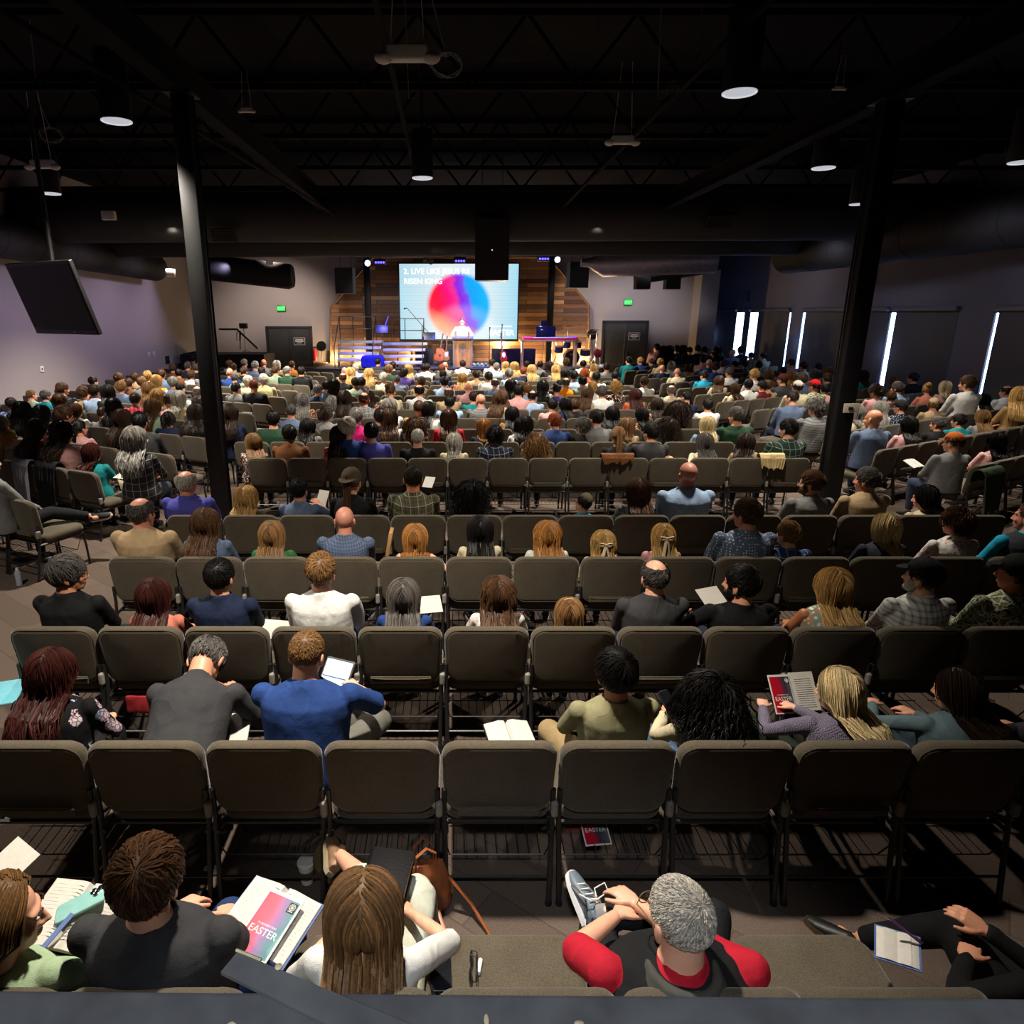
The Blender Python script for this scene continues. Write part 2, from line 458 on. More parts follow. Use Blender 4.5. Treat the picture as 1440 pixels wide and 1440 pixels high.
def make_cap(back=False):
    mb=MB(); st=len(mb.v); nu,nv=24,7
    for j in range(nv+1):
        a=math.pi*.52*j/nv
        for i in range(nu):
            b=2*math.pi*i/nu; mb.v.append(V((HC.x+.086*math.sin(a)*math.cos(b),HC.y+.107*math.sin(a)*math.sin(b),HC.z+.018+.094*math.cos(a))))
    for j in range(nv):
        for i in range(nu): mb.face((st+j*nu+i,st+(j+1)*nu+i,st+(j+1)*nu+(i+1)%nu,st+j*nu+(i+1)%nu))
    mb.ell((HC.x,HC.y,HC.z+.112),(.008,.008,.006))
    s=-1 if back else 1
    for dz in (0,):
        o=[]
        for k in range(13):
            a=math.pi*k/12; o.append(V((math.cos(a)*.075,HC.y+s*(.085+math.sin(a)*.085),HC.z+.022-.02*math.sin(a))))
        mb.prism(o,(0,0,.005))
    return mb
# ------------------------------------------------------------------ bodies
def ik(a, t, l1, l2, pole):
    d=t-a; L=min(d.length,(l1+l2)*.995); dn=d.normalized(); t=a+dn*L
    x=(l1*l1-l2*l2+L*L)/(2*L); h=math.sqrt(max(l1*l1-x*x,0)); p=pole-dn*pole.dot(dn); p=p.normalized() if p.length>1e-6 else dn.orthogonal()
    return a+dn*x+p*h, t
HS=1.16
class Pose:
    def __init__(s, sex='m', build=1.0, lean=-4, twist=0, side=0, yaw=0, pitch=0, roll=0, lh=None, rh=None, lk=None, rk=None, la=None, ra=None, lf=None, rf=None, lpole=None, rpole=None, grip=.5, stand=False, tk=1.0, lfu=None, rfu=None):
        s.__dict__.update(locals()); f=sex=='f'; build=s.build=build*1.10
        P=s.P=V((0,0,.555 if not stand else .95)); s.dz=P.z-.555
        s.M=Matrix.Rotation(R(side),3,'Y')@Matrix.Rotation(R(twist),3,'Z')@Matrix.Rotation(R(-lean),3,'X')
        sw=(.178 if not f else .150)*build
        s.up=lambda p: P+s.M@V((p[0]-P.x,p[1]-P.y,(p[2]+s.dz-P.z)*tk))
        s.sh=[s.up((-sw,.0,1.015)), s.up((sw,.0,1.015))]
        s.nb=s.up((0,-.012,1.09))
        s.Rh=Matrix.Rotation(R(yaw),3,'Z')@Matrix.Rotation(R(pitch-max(0,lean)*.55),3,'X')@Matrix.Rotation(R(roll),3,'Y')
        Rn=Matrix.Rotation(R(yaw*.4),3,'Z')@Matrix.Rotation(R((pitch-lean)*.5),3,'X')
        s.hc=s.nb+Rn@V((0,.036,.148))
        dl=[V((-.11,.33,.66)),V((.11,.35,.67))] if not stand else [V((-.30,.05,.85)),V((.30,.05,.85))]
        dp=[V((-.6,-.5,-.35)),V((.6,-.5,-.35))]
        s.el=[];s.wr=[]
        for i,(h,pl) in enumerate(((lh,lpole),(rh,rpole))):
            e,w=ik(s.sh[i], V(h) if h else dl[i], .285, .255, V(pl) if pl else dp[i]); s.el.append(e); s.wr.append(w)
        sg=(-1,1); s.hip=[V((g*.088,.02,P.z-.02)) for g in sg]
        s.kn=[V(q) if q else (V((g*(.115 if not f else .085),.46,.52)) if not stand else V((g*.1,.03,.5))) for q,g in zip((lk,rk),sg)]
        s.an=[V(q) if q else (V((g*(.12 if not f else .08),.44,.085)) if not stand else V((g*.1,0,.085))) for q,g in zip((la,ra),sg)]
        s.fd=[(V(q).normalized() if q else V((g*.15,1,-.02)).normalized()) for q,g in zip((lf,rf),sg)]
    def torso(s, mb, g=0.0, k=1.0, n=24, low=.50):
        f=s.sex=='f'; b=s.build*k
        if f: R_=[(.50,0,.175,.12),(.56,-.0,.182,.125),(.64,-.01,.165,.112),(.73,-.015,.142,.1),(.82,-.015,.145,.102),(.90,0,.156,.118),(.97,-.005,.155,.108),(1.02,-.01,.140,.086),(1.055,-.012,.106,.07),(1.085,-.014,.066,.056),(1.105,-.014,.05,.05)]
        else: R_=[(.50,0,.178,.125),(.57,-.0,.178,.13),(.65,-.005,.170,.125),(.75,-.01,.166,.118),(.84,-.012,.17,.115),(.92,-.01,.178,.116),(.99,-.01,.178,.108),(1.03,-.01,.160,.092),(1.065,-.012,.122,.076),(1.095,-.014,.080,.064),(1.115,-.014,.062,.058)]
        rs=[]
        for z,y,rx,ry in R_:
            if z<low: continue
            t=min(1,max(0,(z-.52)/.18)); q=V((0,y,z+s.dz)); M=Matrix.Identity(3).lerp(s.M,t)
            d_=q-s.P; d_.z*=s.tk if d_.z>0 else 1; rs.append((s.P+M@d_, M@V((rx*b+g,0,0)), M@V((0,ry*(b if b<1 else 1+(b-1)*1.4)+g,0))))
        mb.rings(rs,n)
    def arms(s, mb, g=0, k=1, to=1.0, n=12, which=(0,1)):
        kk=k*(.94 if s.sex=='m' else .76)*(.7+.3*s.build)
        for i in which:
            a,e,w=s.sh[i],s.el[i],s.wr[i]; pts=[a,a.lerp(e,.35),a.lerp(e,.8),e,e.lerp(w,.3),e.lerp(w,.7),w]; rad=[.053,.051,.045,.042,.041,.035,.028]
            m=len(pts)
            if to<1:
                cut=to*2; 
                if cut<=1: pts=[a,a.lerp(e,cut*.5),a.lerp(e,cut)]; rad=[.054,.053,.052]
                else: pts=pts[:4]+[e.lerp(w,cut-1)]; rad=rad[:4]+[.042]
            mb.tube(pts,[r*kk+g for r in rad],n); mb.ell(a,[(.056*kk+g)]*3,nu=12,nv=8)
    def legs(s, mb, g=0, k=1, to=1.0, n=14):
        kk=k*(.7+.3*s.build)
        for i in (0,1):
            h,q,a=s.hip[i],s.kn[i],s.an[i]; pts=[h,h.lerp(q,.4),h.lerp(q,.85),q]; rad=[.092,.082,.066,.062]
            mb.tube(pts,[r*kk+g for r in rad],n); mb.ell(q,[.062*kk+g]*3,nu=12,nv=8)
            e=q.lerp(a,to); ps=[q,q.lerp(e,.35),q.lerp(e,.8),e]; mb.tube(ps,[(r*kk+g) for r in ([.06,.058,.042,.036] if to>.9 else [.06,.06,.058,.056])],n)
        mb.ell(s.P,(.172*s.build+g,.125+g,.10+g))
    def head(s, mb):
        M=s.Rh*HS; c=s.hc
        def E(p,r,rot=None): mb.ell(c+M@V(p),[q*HS for q in r],(s.Rh@rot.to_3x3()) if rot else s.Rh,18,12)
        E(HC,(.075,.094,.087)); E((0,.028,-.028),(.060,.064,.082)); E((0,.042,-.078),(.044,.042,.032)); E((0,.066,-.094),(.022,.018,.014))
        E((0,.072,.02),(.052,.022,.016)); E((-.036,.062,-.03),(.022,.02,.02)); E((.036,.062,-.03),(.022,.02,.02))
        mb.tube([c+M@V((0,.086,.012)),c+M@V((0,.100,-.012)),c+M@V((0,.112,-.032)),c+M@V((0,.088,-.042))],[.008,.010,.014,.011],8)
        E((-.012,.096,-.036),(.008,.010,.008)); E((.012,.096,-.036),(.008,.010,.008))
        E((0,.088,-.062),(.022,.010,.0055)); E((0,.086,-.073),(.019,.010,.006))
        for g in (-1,1):
            E((g*.079,-.008,-.012),(.010,.020,.033),Matrix.Rotation(R(g*14),3,'Z')); E((g*.084,-.016,-.006),(.006,.013,.025))
            E((g*.077,-.002,-.036),(.008,.010,.012))
    def neck(s, mb, k=1):
        b=(.060 if s.sex=='m' else .050)*k*(.6+.4*s.build)
        mb.tube([s.nb+s.M@V((0,-.012,-.07)),s.nb+s.M@V((0,-.005,.0)),s.hc+s.Rh@V((0,-.018,-.055)),s.hc+s.Rh@V((0,-.014,-.01))],[b*1.35,b*1.08,b,b],16)
    def hand(s, i, fine=True, grip=None):
        grip=s.grip if grip is None else grip
        w=s.wr[i]; e=s.el[i]; d=(w-e).normalized(); g=(-1,1)[i]
        inw=V((-g,0,0)); inw=(inw-d*inw.dot(d)); inw=inw.normalized() if inw.length>.05 else V((0,1,0)).cross(d).normalized()
        nrm=d.cross(inw)*g      # back of the hand
        if nrm.z<0 and abs(d.z)<.8: nrm=-nrm
        sd=nrm.cross(d)         # across knuckles
        if (sd.dot(inw))<0: sd=-sd
        k=.9 if s.sex=='f' else 1; mb=MB()
        pal=w+d*.048*k
        mb.tube([w-d*.03,w,w+d*.03*k,w+d*.088*k],[(.024*k,.02*k),(.026*k,.018*k),(.040*k,.016*k),(.041*k,.014*k)],12,ref=sd)
        for j,(o,l) in enumerate(((.030,.072),(.010,.082),(-.010,.076),(-.029,.060))):
            b=w+d*.075*k+sd*o*k; cu=grip*(.9+.12*j); p=b; dd=d.copy(); pts=[p-d*.02]
            pts.append(p)
            for q,fr in enumerate((.45,.30,.25)):
                a=cu*(.55+.35*q); dd=(d*math.cos(sum((cu*.55,cu*.75,cu*.6)[:q+1]))-nrm*math.sin(sum((cu*.55,cu*.75,cu*.6)[:q+1]))).normalized()
                p=p+dd*l*k*fr*1.05; pts.append(p)
            mb.tube(pts,[.0095*k,.0092*k,.0085*k,.0078*k,.006*k],8)
        b=w+d*.022*k+sd*.024*k; td=(d*.75+sd*.75-nrm*.35*grip).normalized(); t2=(d*.95+sd*.15-nrm*.5*grip).normalized()
        mb.tube([b-td*.012,b+td*.03*k,b+td*.045*k+t2*.02*k,b+td*.05*k+t2*.045*k],[.015*k,.0115*k,.0098*k,.0075*k],8)
        return remesh(mb,.0042,2) if fine else mb
    def body(s, hv=.006, bv=.013, fine=True, skinarms=True, legs=True):
        b=MB(); s.torso(b,-.004,.95); s.neck(b); s.arms(b,-.001,.97)
        if legs: s.legs(b,-.002,.93)
        for i in (0,1): b.ell(s.an[i]+s.fd[i]*.06+V((0,0,-.035)),(.035,.05,.03))
        b.ell(s.hc+s.Rh@V((0,-.01,-.02)),(.055,.06,.06))
        out=remesh(b,bv,4)
        h=MB(); s.head(h); s.neck(h,.98); out.join(remesh(h,hv,3 if hv<.009 else 2))
        for i in (0,1): out.join(s.hand(i,fine))
        return out
    def shirt(s, sleeve=.45, v=.012, g=.010, fold=.006, seed=0, collar=True, low=.50, vest=False):
        b=MB(); s.torso(b,g,1,28,low)
        if sleeve>0: s.arms(b,g*.8+(.003 if sleeve<.6 else 0),1,sleeve,14)
        else: 
            for i in (0,1): b.ell(s.sh[i].lerp(s.nb,.35),(.05,.06,.035))
        if collar:
            q=(.056 if s.sex=='m' else .047)
            for dz,r in ((-.004,1.32),(.012,1.22),(.026,1.17)):
                c=s.nb+s.M@V((0,-.008,dz)); ps=[c+s.M@V((math.cos(a)*q*r,math.sin(a)*q*r*1.02,-.018*math.sin(a))) for a in [2*math.pi*k/16 for k in range(17)]]
                b.tube(ps,.0095,6)
        return remesh(b,v,3,fold,7.5,seed)
    def trousers(s, to=.97, v=.014, fold=.005, seed=0, skirt=False):
        b=MB(); s.legs(b,.009,1,to)
        if skirt:
            hip=(s.hip[0]+s.hip[1])/2; kn=(s.kn[0]+s.kn[1])/2; wk=abs(s.kn[0].x-s.kn[1].x)/2+.09
            b.tube([hip+V((0,-.06,0)),hip.lerp(kn,.5),kn,kn+V((0,.04,-.08)),kn+V((0,.05,-.25))],[(.18,.12),(.18,.11),(wk,.09),(wk,.09),(wk+.01,.06)],22,ref=(1,0,0))
        return remesh(b,v,3,fold,7,seed)
    def shoe(s, i, L=.27, sole=True):
        a=s.an[i]; d=s.fd[i]; leg=(s.kn[i]-a).normalized(); fu=(s.lfu,s.rfu)[i]; leg=V(fu).normalized() if fu else leg; up=(leg-d*leg.dot(d)); up=up.normalized() if up.length>.1 else V((0,0,1)); sd=d.cross(up)
        h=a-up*.085-d*.06
        mb=MB(); prof=[(0,.030,.030,.045),(.05,.036,.036,.05),(.11,.036,.040,.045),(.17,.042,.034,.033),(.22,.040,.026,.024),(.262,.026,.018,.017)]
        mb.rings([(h+d*x*L/.27+up*(zc),sd*rx,up*rz) for x,rx,rz,zc in prof],14)
        mb.tube([a-up*.03-d*.0,a+up*.005],[.042,.040],12)
        up_=remesh(mb,.007,3)
        so=MB(); out=[]
        for x,rx in ((-.005,.018),(.02,.034),(.08,.036),(.15,.042),(.21,.042),(.255,.030),(.27,.012)): out.append((x*L/.27,rx))
        ol=[h+d*x+sd*r_ for x,r_ in out]+[h+d*x-sd*r_ for x,r_ in out[::-1]]
        so.prism([p-up*.002 for p in ol],up*.024)
        return up_,so
SKINS={'l':'c89274','f':'d8a68a','t':'b07c5c','b':'6c4632','k':'3a2418','r':'ba826c','o':'b07048'}
HCOL={'k':'0e0b0a','d':'24170f','m':'4a3220','l':'7a5a38','y':'b8935a','p':'cdb98e','g':'7d7a75','w':'c4c0b6','r':'7c3a18','a':'3a1814','s':'4c4845','c':'9c6a36','e':'b4aea4'}
HNAME={'k':'black','d':'dark brown','m':'brown','l':'light brown','y':'blond','p':'pale blond','g':'grey','w':'white','r':'red','a':'dark auburn','s':'dark grey','c':'ginger','e':'light grey'}
PAL={'wh':('dcdcd8','white'),'cr':('d2c6a6','cream'),'be':('a8906e','beige'),'ta':('9c7848','tan'),'gy':('787878','grey'),'dg':('38383b','dark grey'),'bk':('101012','black'),'nv':('18223c','navy'),'bl':('24407c','blue'),'lv':('8c849c','lavender'),'kh':('8c8868','light olive'),'de':('566a70','faded denim'),'lb':('9ab4d4','light blue'),'gb':('5c6c88','grey-blue'),'te':('17787c','teal'),'tq':('22a0c4','turquoise'),'gn':('356a3c','green'),'dn':('21402c','dark green'),'sg':('80907a','sage'),'ol':('5c5838','olive'),'re':('b81c30','red'),'dr':('641420','dark red'),'pk':('d49c9c','pink'),'sa':('d07c68','salmon'),'mg':('c0206c','magenta'),'pu':('463876','purple'),'or':('f08c10','orange'),'mu':('9c5c18','mustard'),'br':('6c4424','brown'),'ye':('c2b886','pale yellow'),'co':('d4603c','coral'),'vi':('4c4ca4','violet-blue'),'lg':('a8c09c','pale green'),'mr':('4c1018','maroon')}
PATN={'p':('plaid','plaid'),'c':('check','checked'),'s':('stripe','striped'),'f':('floral','floral'),'b':('bloom','flowered'),'m':('camo','camouflage'),'d':('dots','dotted'),'k':('knit','knitted'),'':('plain','')}
def split_shirt(s):
    a=s.split('+'); return PAL[a[0]][0], PATN[a[1] if len(a)>1 else ''][0], (PATN[a[1]][1]+' ' if len(a)>1 else ''), PAL[a[0]][1]
_hm={}
def hair_me(key, **kw):
    if key not in _hm: _hm[key]=make_hair(**kw).mesh('hair',(HAIR,))
    return _hm[key]
def hair_for(kind, hero=False, seed=0):
    n=2 if hero else 1; s=seed
    K={'S':dict(kind='short',n=620*n,vol=.03,w=.0046),'T':dict(kind='ring',n=300*n,w=.0035),'Z':dict(kind='buzz',n=900*n,w=.0026),
       'L':dict(kind='long',n=420*n,L=.33,wave=.003,w=.0058),'W':dict(kind='long',n=430*n,L=.35,wave=.011,vol=.04,w=.0058),
       'C':dict(kind='curly',n=520*n,L=.07,vol=.04,w=.0044),'X':dict(kind='curly',n=460*n,L=.30,vol=.035,w=.0046),
       'O':dict(kind='bob',n=420*n,vol=.045,w=.0055),'P':dict(kind='tail',n=200*n,L=.26,wave=.006),'U':dict(kind='bun',n=180*n),
       'H':dict(kind='fluff',n=800*n,vol=.06,w=.0046),'K':dict(kind='ring',n=150*n,w=.006)}[kind]
    if hero: K['w']=K.get('w',.0075)*.74
    return hair_me((kind,hero,s), seed=11+s*7, **K)
HDESC={'S':'short {} hair','T':'balding {} hair','Z':'cropped {} hair','B':'a bald head','L':'long straight {} hair','W':'long wavy {} hair','C':'curly {} hair','X':'long curly {} hair','O':'bobbed {} hair','P':'{} ponytail','U':'{} hair in a bun','H':'fluffy {} hair','K':'a cap'}
def child(o, name, mb, mat, color=None):
    return mk(name, mb, mat, o, color=color)
def set_head(o, hair, col, pose, hero=False, seed=0, cap=None, capback=False):
    e=pose.Rh.to_euler()
    if hair not in 'B': ob('hair', hair_for(hair,hero,seed), o, pose.hc, e, HCOL[col]).scale=(HS,)*3
    if cap:
        if ('cap',capback) not in _hm: _hm[('cap',capback)]=make_cap(capback).mesh('cap',(CL['plain'],))
        ob('cap', _hm[('cap',capback)], o, pose.hc, e, cap).scale=(HS,)*3
def glasses(o, pose, col='0c0c0c'):
    mb=MB()
    for g in (-1,1):
        c=V((g*.033,.108,.004)); mb.tube([c+V((math.cos(a)*.024,0,math.sin(a)*.018)) for a in [2*math.pi*k/14 for k in range(15)]],.0018,5)
        mb.tube([(g*.057,.106,.008),(g*.079,.09,.01),(g*.084,0,.008),(g*.083,-.02,-.006)],.0018,5)
    mb.tube([(-.009,.109,.006),(.009,.109,.006)],.0018,5)
    ob('glasses', mb.mesh('glasses',(TINT,)), o, pose.hc, pose.Rh.to_euler(), col).scale=(HS,)*3
def eyes(o, pose):
    for g in (-1,1):
        mb=MB(); mb.ell((g*.031,.083,.004),(.0115,.009,.008)); ob('eye', mb.mesh('eye',(WHITEP,)), o, pose.hc, pose.Rh.to_euler()).scale=(HS,)*3
        p=MB(); p.ell((g*.031,.0905,.004),(.0048,.003,.0048)); ob('pupil', p.mesh('pupil',(BLACKP,)), o, pose.hc, pose.Rh.to_euler()).scale=(HS,)*3
        q=MB(); q.tube([(g*.018,.097,.021),(g*.032,.098,.025),(g*.046,.088,.021)],.003,5); ob('eyebrow', q.mesh('eyebrow',(HAIR,)), o, pose.hc, pose.Rh.to_euler(), '2a1c12').scale=(HS,)*3
def hero(label, loc, rz=0, skin='l', hair='S', hcol='d', shirt='gy', sleeve=.45, pants='1c2236', shoes='141416', scale=1, seed=1, collar=True, cap=None, capback=False, gl=None, face=False, skirt=False, bare=False, cat='person', hero_hair=True, fold=.006, low=.5, group=None, sole='c8c8c8', **pose):
    p=Pose(**pose); 
    o=ob('person', p.body().mesh('person',(SKIN,)), None, loc, (0,0,R(rz)), SKINS[skin]); o.scale=(scale,)*3
    tag(o,label,cat,group)
    c,k,_,_=split_shirt(shirt); child(o,'shirt',p.shirt(sleeve,seed=seed,collar=collar,fold=fold,low=low),CL[k],c)
    if bare and skirt: child(o,'skirt',p.trousers(.35,seed=seed,skirt=True),CL['plain'],pants)
    elif bare: child(o,'shorts',p.trousers(.02,seed=seed),CL['plain'],pants)
    else: child(o,'trousers',p.trousers(.95,seed=seed),CL['plain'],pants)
    for i in (0,1):
        u,so=p.shoe(i); s=child(o,'shoe',u,TINT,shoes); child(s,'sole',so,TINT,sole)
    set_head(o,hair,hcol,p,hero_hair,seed%2,cap,capback)
    if gl: glasses(o,p,gl)
    if face: eyes(o,p)
    return o,p
# ------------------------------------------------------------------ crowd stock
_stock={}
def stock(sex, yb, pose='sit'):
    key=(sex,yb)
    if key not in _stock:
        p=Pose(sex=sex,yaw=yb*28,pitch=-2 if yb else 0,tk=.91,build=1.09); hd=p.body(.0085,.018,False).mesh('person',(SKIN,))
        if sex not in _stock:
            q=Pose(sex=sex,tk=.91,build=1.09); _stock[sex]={.45:q.shirt(.45,.017,seed=3,collar=False).mesh('shirt',(CL['plain'],)), 1.0:q.shirt(.98,.017,seed=5,collar=sex=='m').mesh('shirt',(CL['plain'],)),
                't':q.trousers(.95,.02).mesh('trousers',(CL['plain'],)), 's':[q.shoe(i)[0].mesh('shoe',(TINT,)) for i in (0,1)]}
        _stock[key]=(p,hd)
    return _stock[key], _stock[sex]
def crowd_person(loc, rz, hair, hcol, shirt, skin='l', sex='m', yb=0, sleeve=1.0, scale=1.0, cap=None, seed=0, pants='22283a', gl=None, legs=True):
    (p,me),st=stock(sex,yb); o=ob('person',me,None,loc,(0,0,R(rz)),SKINS[skin]); o.scale=(scale,)*3
    c,k,_,_=split_shirt(shirt); ob('shirt',st[sleeve],o,color=c,mat=CL[k] if k!='plain' else None)
    if legs:
        ob('trousers',st['t'],o,color=pants)
        for m in st['s']: ob('shoe',m,o,color='1a1a1c')
    set_head(o,hair,hcol,p,False,seed,cap)
    if gl: glasses(o,p)
    return o
# ------------------------------------------------------------------ the hall
XL, XR, YB, YR = -10.3, 12.2, 28.8, -2.6
YA=33.4
def carpet():
    t=NT('carpet').set(Roughness=.97); t.b.inputs['Specular IOR Level'].default_value=.08
    v=t.coord(); br=t.n('ShaderNodeTexBrick',offset=.5,i_Scale=1.0,i_Mortar_Size=.004); br.inputs['Brick Width'].default_value=1.0; br.inputs['Row Height'].default_value=.25
    br.inputs['Color1'].default_value=rgba((.105,.076,.060)); br.inputs['Color2'].default_value=rgba((.150,.112,.090)); br.inputs['Mortar'].default_value=rgba((.085,.062,.05)); br.inputs['Bias'].default_value=0
    t.l(t.coord(rot=(0,0,R(38))),br.inputs['Vector'])
    a=t.noise(v,170,2,.7); c=t.mix(1.0,br.outputs['Color'],t.ramp(a,[(.3,(.5,.5,.5)),(.7,(1.15,1.15,1.15))]),'MULTIPLY')
    c=t.mix(t.math('MULTIPLY',t.noise(v,.9,3),.35),c,(.10,.08,.07)); t.base(c).bump(a,.5,.004); return t.m
def wallpaint(name,c):
    t=NT(name).set(Roughness=.9); t.b.inputs['Specular IOR Level'].default_value=.15; v=t.coord()
    br=t.n('ShaderNodeTexBrick',i_Scale=1.0,i_Mortar_Size=.006); br.inputs['Brick Width'].default_value=.41; br.inputs['Row Height'].default_value=.2
    t.l(t.coord(rot=(R(90),0,0)),br.inputs['Vector']); cc=hx(c)
    t.base(t.ramp(t.noise(v,60,2),[(.3,tuple(q*.9 for q in cc)),(.7,cc)])); t.bump(br.outputs['Fac'],-.25,.004); return t.m
def woodwall():
    t=NT('reclaimed_plank_wood').set(Roughness=.62); t.b.inputs['Specular IOR Level'].default_value=.3
    vv=t.coord(rot=(R(-90),0,0)); br=t.n('ShaderNodeTexBrick',offset=.37,offset_frequency=2,i_Scale=1.0,i_Mortar_Size=.006); br.inputs['Brick Width'].default_value=1.5; br.inputs['Row Height'].default_value=.16
    br.inputs['Color1'].default_value=rgba((0,0,0)); br.inputs['Color2'].default_value=rgba((1,1,1)); br.inputs['Mortar'].default_value=rgba((0,0,0)); t.l(vv,br.inputs['Vector'])
    c=t.ramp(br.outputs['Color'],[(0,(.06,.025,.013)),(.22,(.17,.075,.035)),(.4,(.08,.045,.03)),(.6,(.36,.18,.075)),(.8,(.20,.125,.085)),(.92,(.10,.06,.045)),(1,(.55,.33,.15))])
    g=t.noise(t.coord((1.2,1,22)),5,5,.65); c=t.mix(1.0,c,t.ramp(g,[(.3,(.5,.5,.5)),(.7,(1.2,1.2,1.2))]),'MULTIPLY')
    c=t.mix(t.math('MULTIPLY',br.outputs['Fac'],1.0),c,(.008,.005,.004)); t.base(c).bump(g,.4,.006); return t.m
M_CARPET=carpet(); M_WALL=wallpaint('painted_block_light','948c88'); M_WALLD=wallpaint('painted_wall_dark','64626c')
M_CEIL=plain('black_ceiling_paint',(.0030,.0028,.0029),.9,0,.1,3,.3); M_WOOD=woodwall()
M_DUCT=plain('dark_duct',(.010,.0095,.0095),.7,0,.25,5,.2); M_STAGE=plain('stage_carpet',(.035,.033,.035),.9,0,.1,60,.3); M_DOOR=plain('dark_door_paint',(.022,.023,.024),.5,0,.4,9,.15)
def bx(a,b): a,b=V(a),V(b); return MB().box((a+b)/2,[abs(q) for q in (b-a)])
struct('floor',bx((XL,YR,-.1),(XR,YA,0)),M_CARPET)
struct('ceiling',bx((XL-.2,YR,6.2),(XR+.2,YA+.2,6.3)),M_CEIL)
struct('wall_left',bx((XL-.2,YR,0),(XL,YB,6.2)),M_WALL)
struct('wall_back',bx((XL-.2,YB,0),(10.2,YB+.2,6.2)),M_WALL); struct('wall_alcove',bx((10.0,YA,0),(XR+.2,YA+.2,6.2)),M_WALLD); struct('wall_return',bx((10.0,YB+.2,0),(10.2,YA,6.2)),M_WALLD)
struct('wall_rear',bx((XL-.2,YR-.2,0),(XR+.2,YR,6.2)),M_WALLD)
# right wall pierced by windows: (y0, y1) openings, sill .5, head 2.78
def yat(px): # depth of a pixel column on the right wall plane
    D=20
    for _ in range(12):
        z=2.6; v=math.tan(math.atan((CAMH-z)/D)-PITCH)
        D=XR/((px-PX0)/FPX/(CS-v*SN))
    return D
WZ0,WZ1=.35,2.76
wins=[(yat(1113),yat(1008)),(yat(1249),yat(1127)),(yat(1347),yat(1250)),(yat(1540),yat(1396))]
wr=MB(); prev=YA
ys=sorted(wins,key=lambda w:-w[1])
for y0,y1 in ys:
    wr.box(((XR+.1),(prev+y1)/2,3.1),(.2,prev-y1,6.2)); wr.box((XR+.1,(y0+y1)/2,WZ0/2),(.2,y1-y0,WZ0)); wr.box((XR+.1,(y0+y1)/2,(6.2+WZ1)/2),(.2,y1-y0,6.2-WZ1)); prev=y0
wr.box((XR+.1,(prev+YR)/2,3.1),(.2,prev-YR,6.2))
struct('wall_right',wr,M_WALLD)
M_DAY=plain('daylit_pane',(.5,.6,.8),.2,0,.5,6,.05,em='a4c2ff',ems=7.0)
M_SHADE=plain('roller_shade_fabric',(.085,.082,.084),.9,0,.1,50,.15); M_VAL=plain('shade_cassette',(.07,.075,.09),.5,0,.4,20,.1)
gaps=[(0,0),(.0,.32),(.0,.34),(.0,.19)]
for i,((y0,y1),(g0,g1)) in enumerate(zip(wins,gaps)):
    w=MB(); w.box((XR+.05,(y0+y1)/2,(WZ0+WZ1)/2),(.02,y1-y0,WZ1-WZ0)); o=struct('window_%d'%(i+1),w,M_DAY)
    f=MB()
    for y in (y0+.02,y1-.02): f.box((XR+.025,y,(WZ0+WZ1)/2),(.05,.04,WZ1-WZ0))
    for z in (WZ0+.02,WZ1-.02): f.box((XR+.025,(y0+y1)/2,z),(.05,y1-y0,.04))
    struct('window_frame',f,BLK,o)
    spans=[(y0+g0,y1-g1)] if i else [(yat(1111),yat(1067)),(yat(1056),yat(1047.5)),(yat(1037),yat(1008.5))]
    for j,(a,b) in enumerate(spans):
        if i==0: lab=['dark roller shade at the far right corner window, nearer of the pair','narrow shade strip between the two bright slits at the far right corner window','dark roller shade at the far right corner window, farther of the pair'][j]
        else: lab=['','dark roller shade on the window just left of the right column','dark roller shade beside the brightest daylight slit, right of the right column','dark roller shade at the right edge of the photo'][i]
        r=empty('roller_shade',(XR-.07,(a+b)/2,WZ1)); tag(r,lab,'window shade','roller shades on the right wall')
        s=MB(); n=24
        st=len(s.v)
        for k in range(n+1):
            y=a+(b-a)*k/n-(a+b)/2; dx=.006*math.sin(k*.9)+.004*math.sin(k*2.3)
            for z,dd in ((.05,0),(WZ0-WZ1-.1,1)):
                s.v.append(V((.045+dx*dd,y,z))); s.v.append(V((.050+dx*dd,y,z)))
        for k in range(n):
            q=k*4; s.face((q,q+4,q+6,q+2)); s.face((q+1,q+3,q+7,q+5))
        s.face((0,2,3,1)); q=n*4; s.face((q,q+1,q+3,q+2))
        for k in range(n): q=k*4; s.face((q+2,q+6,q+7,q+3)); s.face((q,q+1,q+5,q+4))
        mk('shade_cloth',s,M_SHADE,r); c=MB().box((0,0,.06),(.10,b-a+.08,.11),bev=.01); mk('cassette',c,M_VAL,r)
        mk('hem_bar',MB().box((.045,0,WZ0-WZ1-.1),(.02,b-a,.03)),BLK,r)
# baseboards
struct('baseboard_left',bx((XL,YR,0),(XL+.02,YB,.1)),BLK); struct('baseboard_back',bx((XL,YB-.02,0),(10.0,YB,.1)),BLK); struct('baseboard_right',bx((XR-.02,YR,0),(XR,YA,.1)),BLK)
pl=MB().box((10.05,28.35,2.15),(.7,.9,4.3)); struct('trim_1',pl,M_WALL,label='light corner pier at the far right')
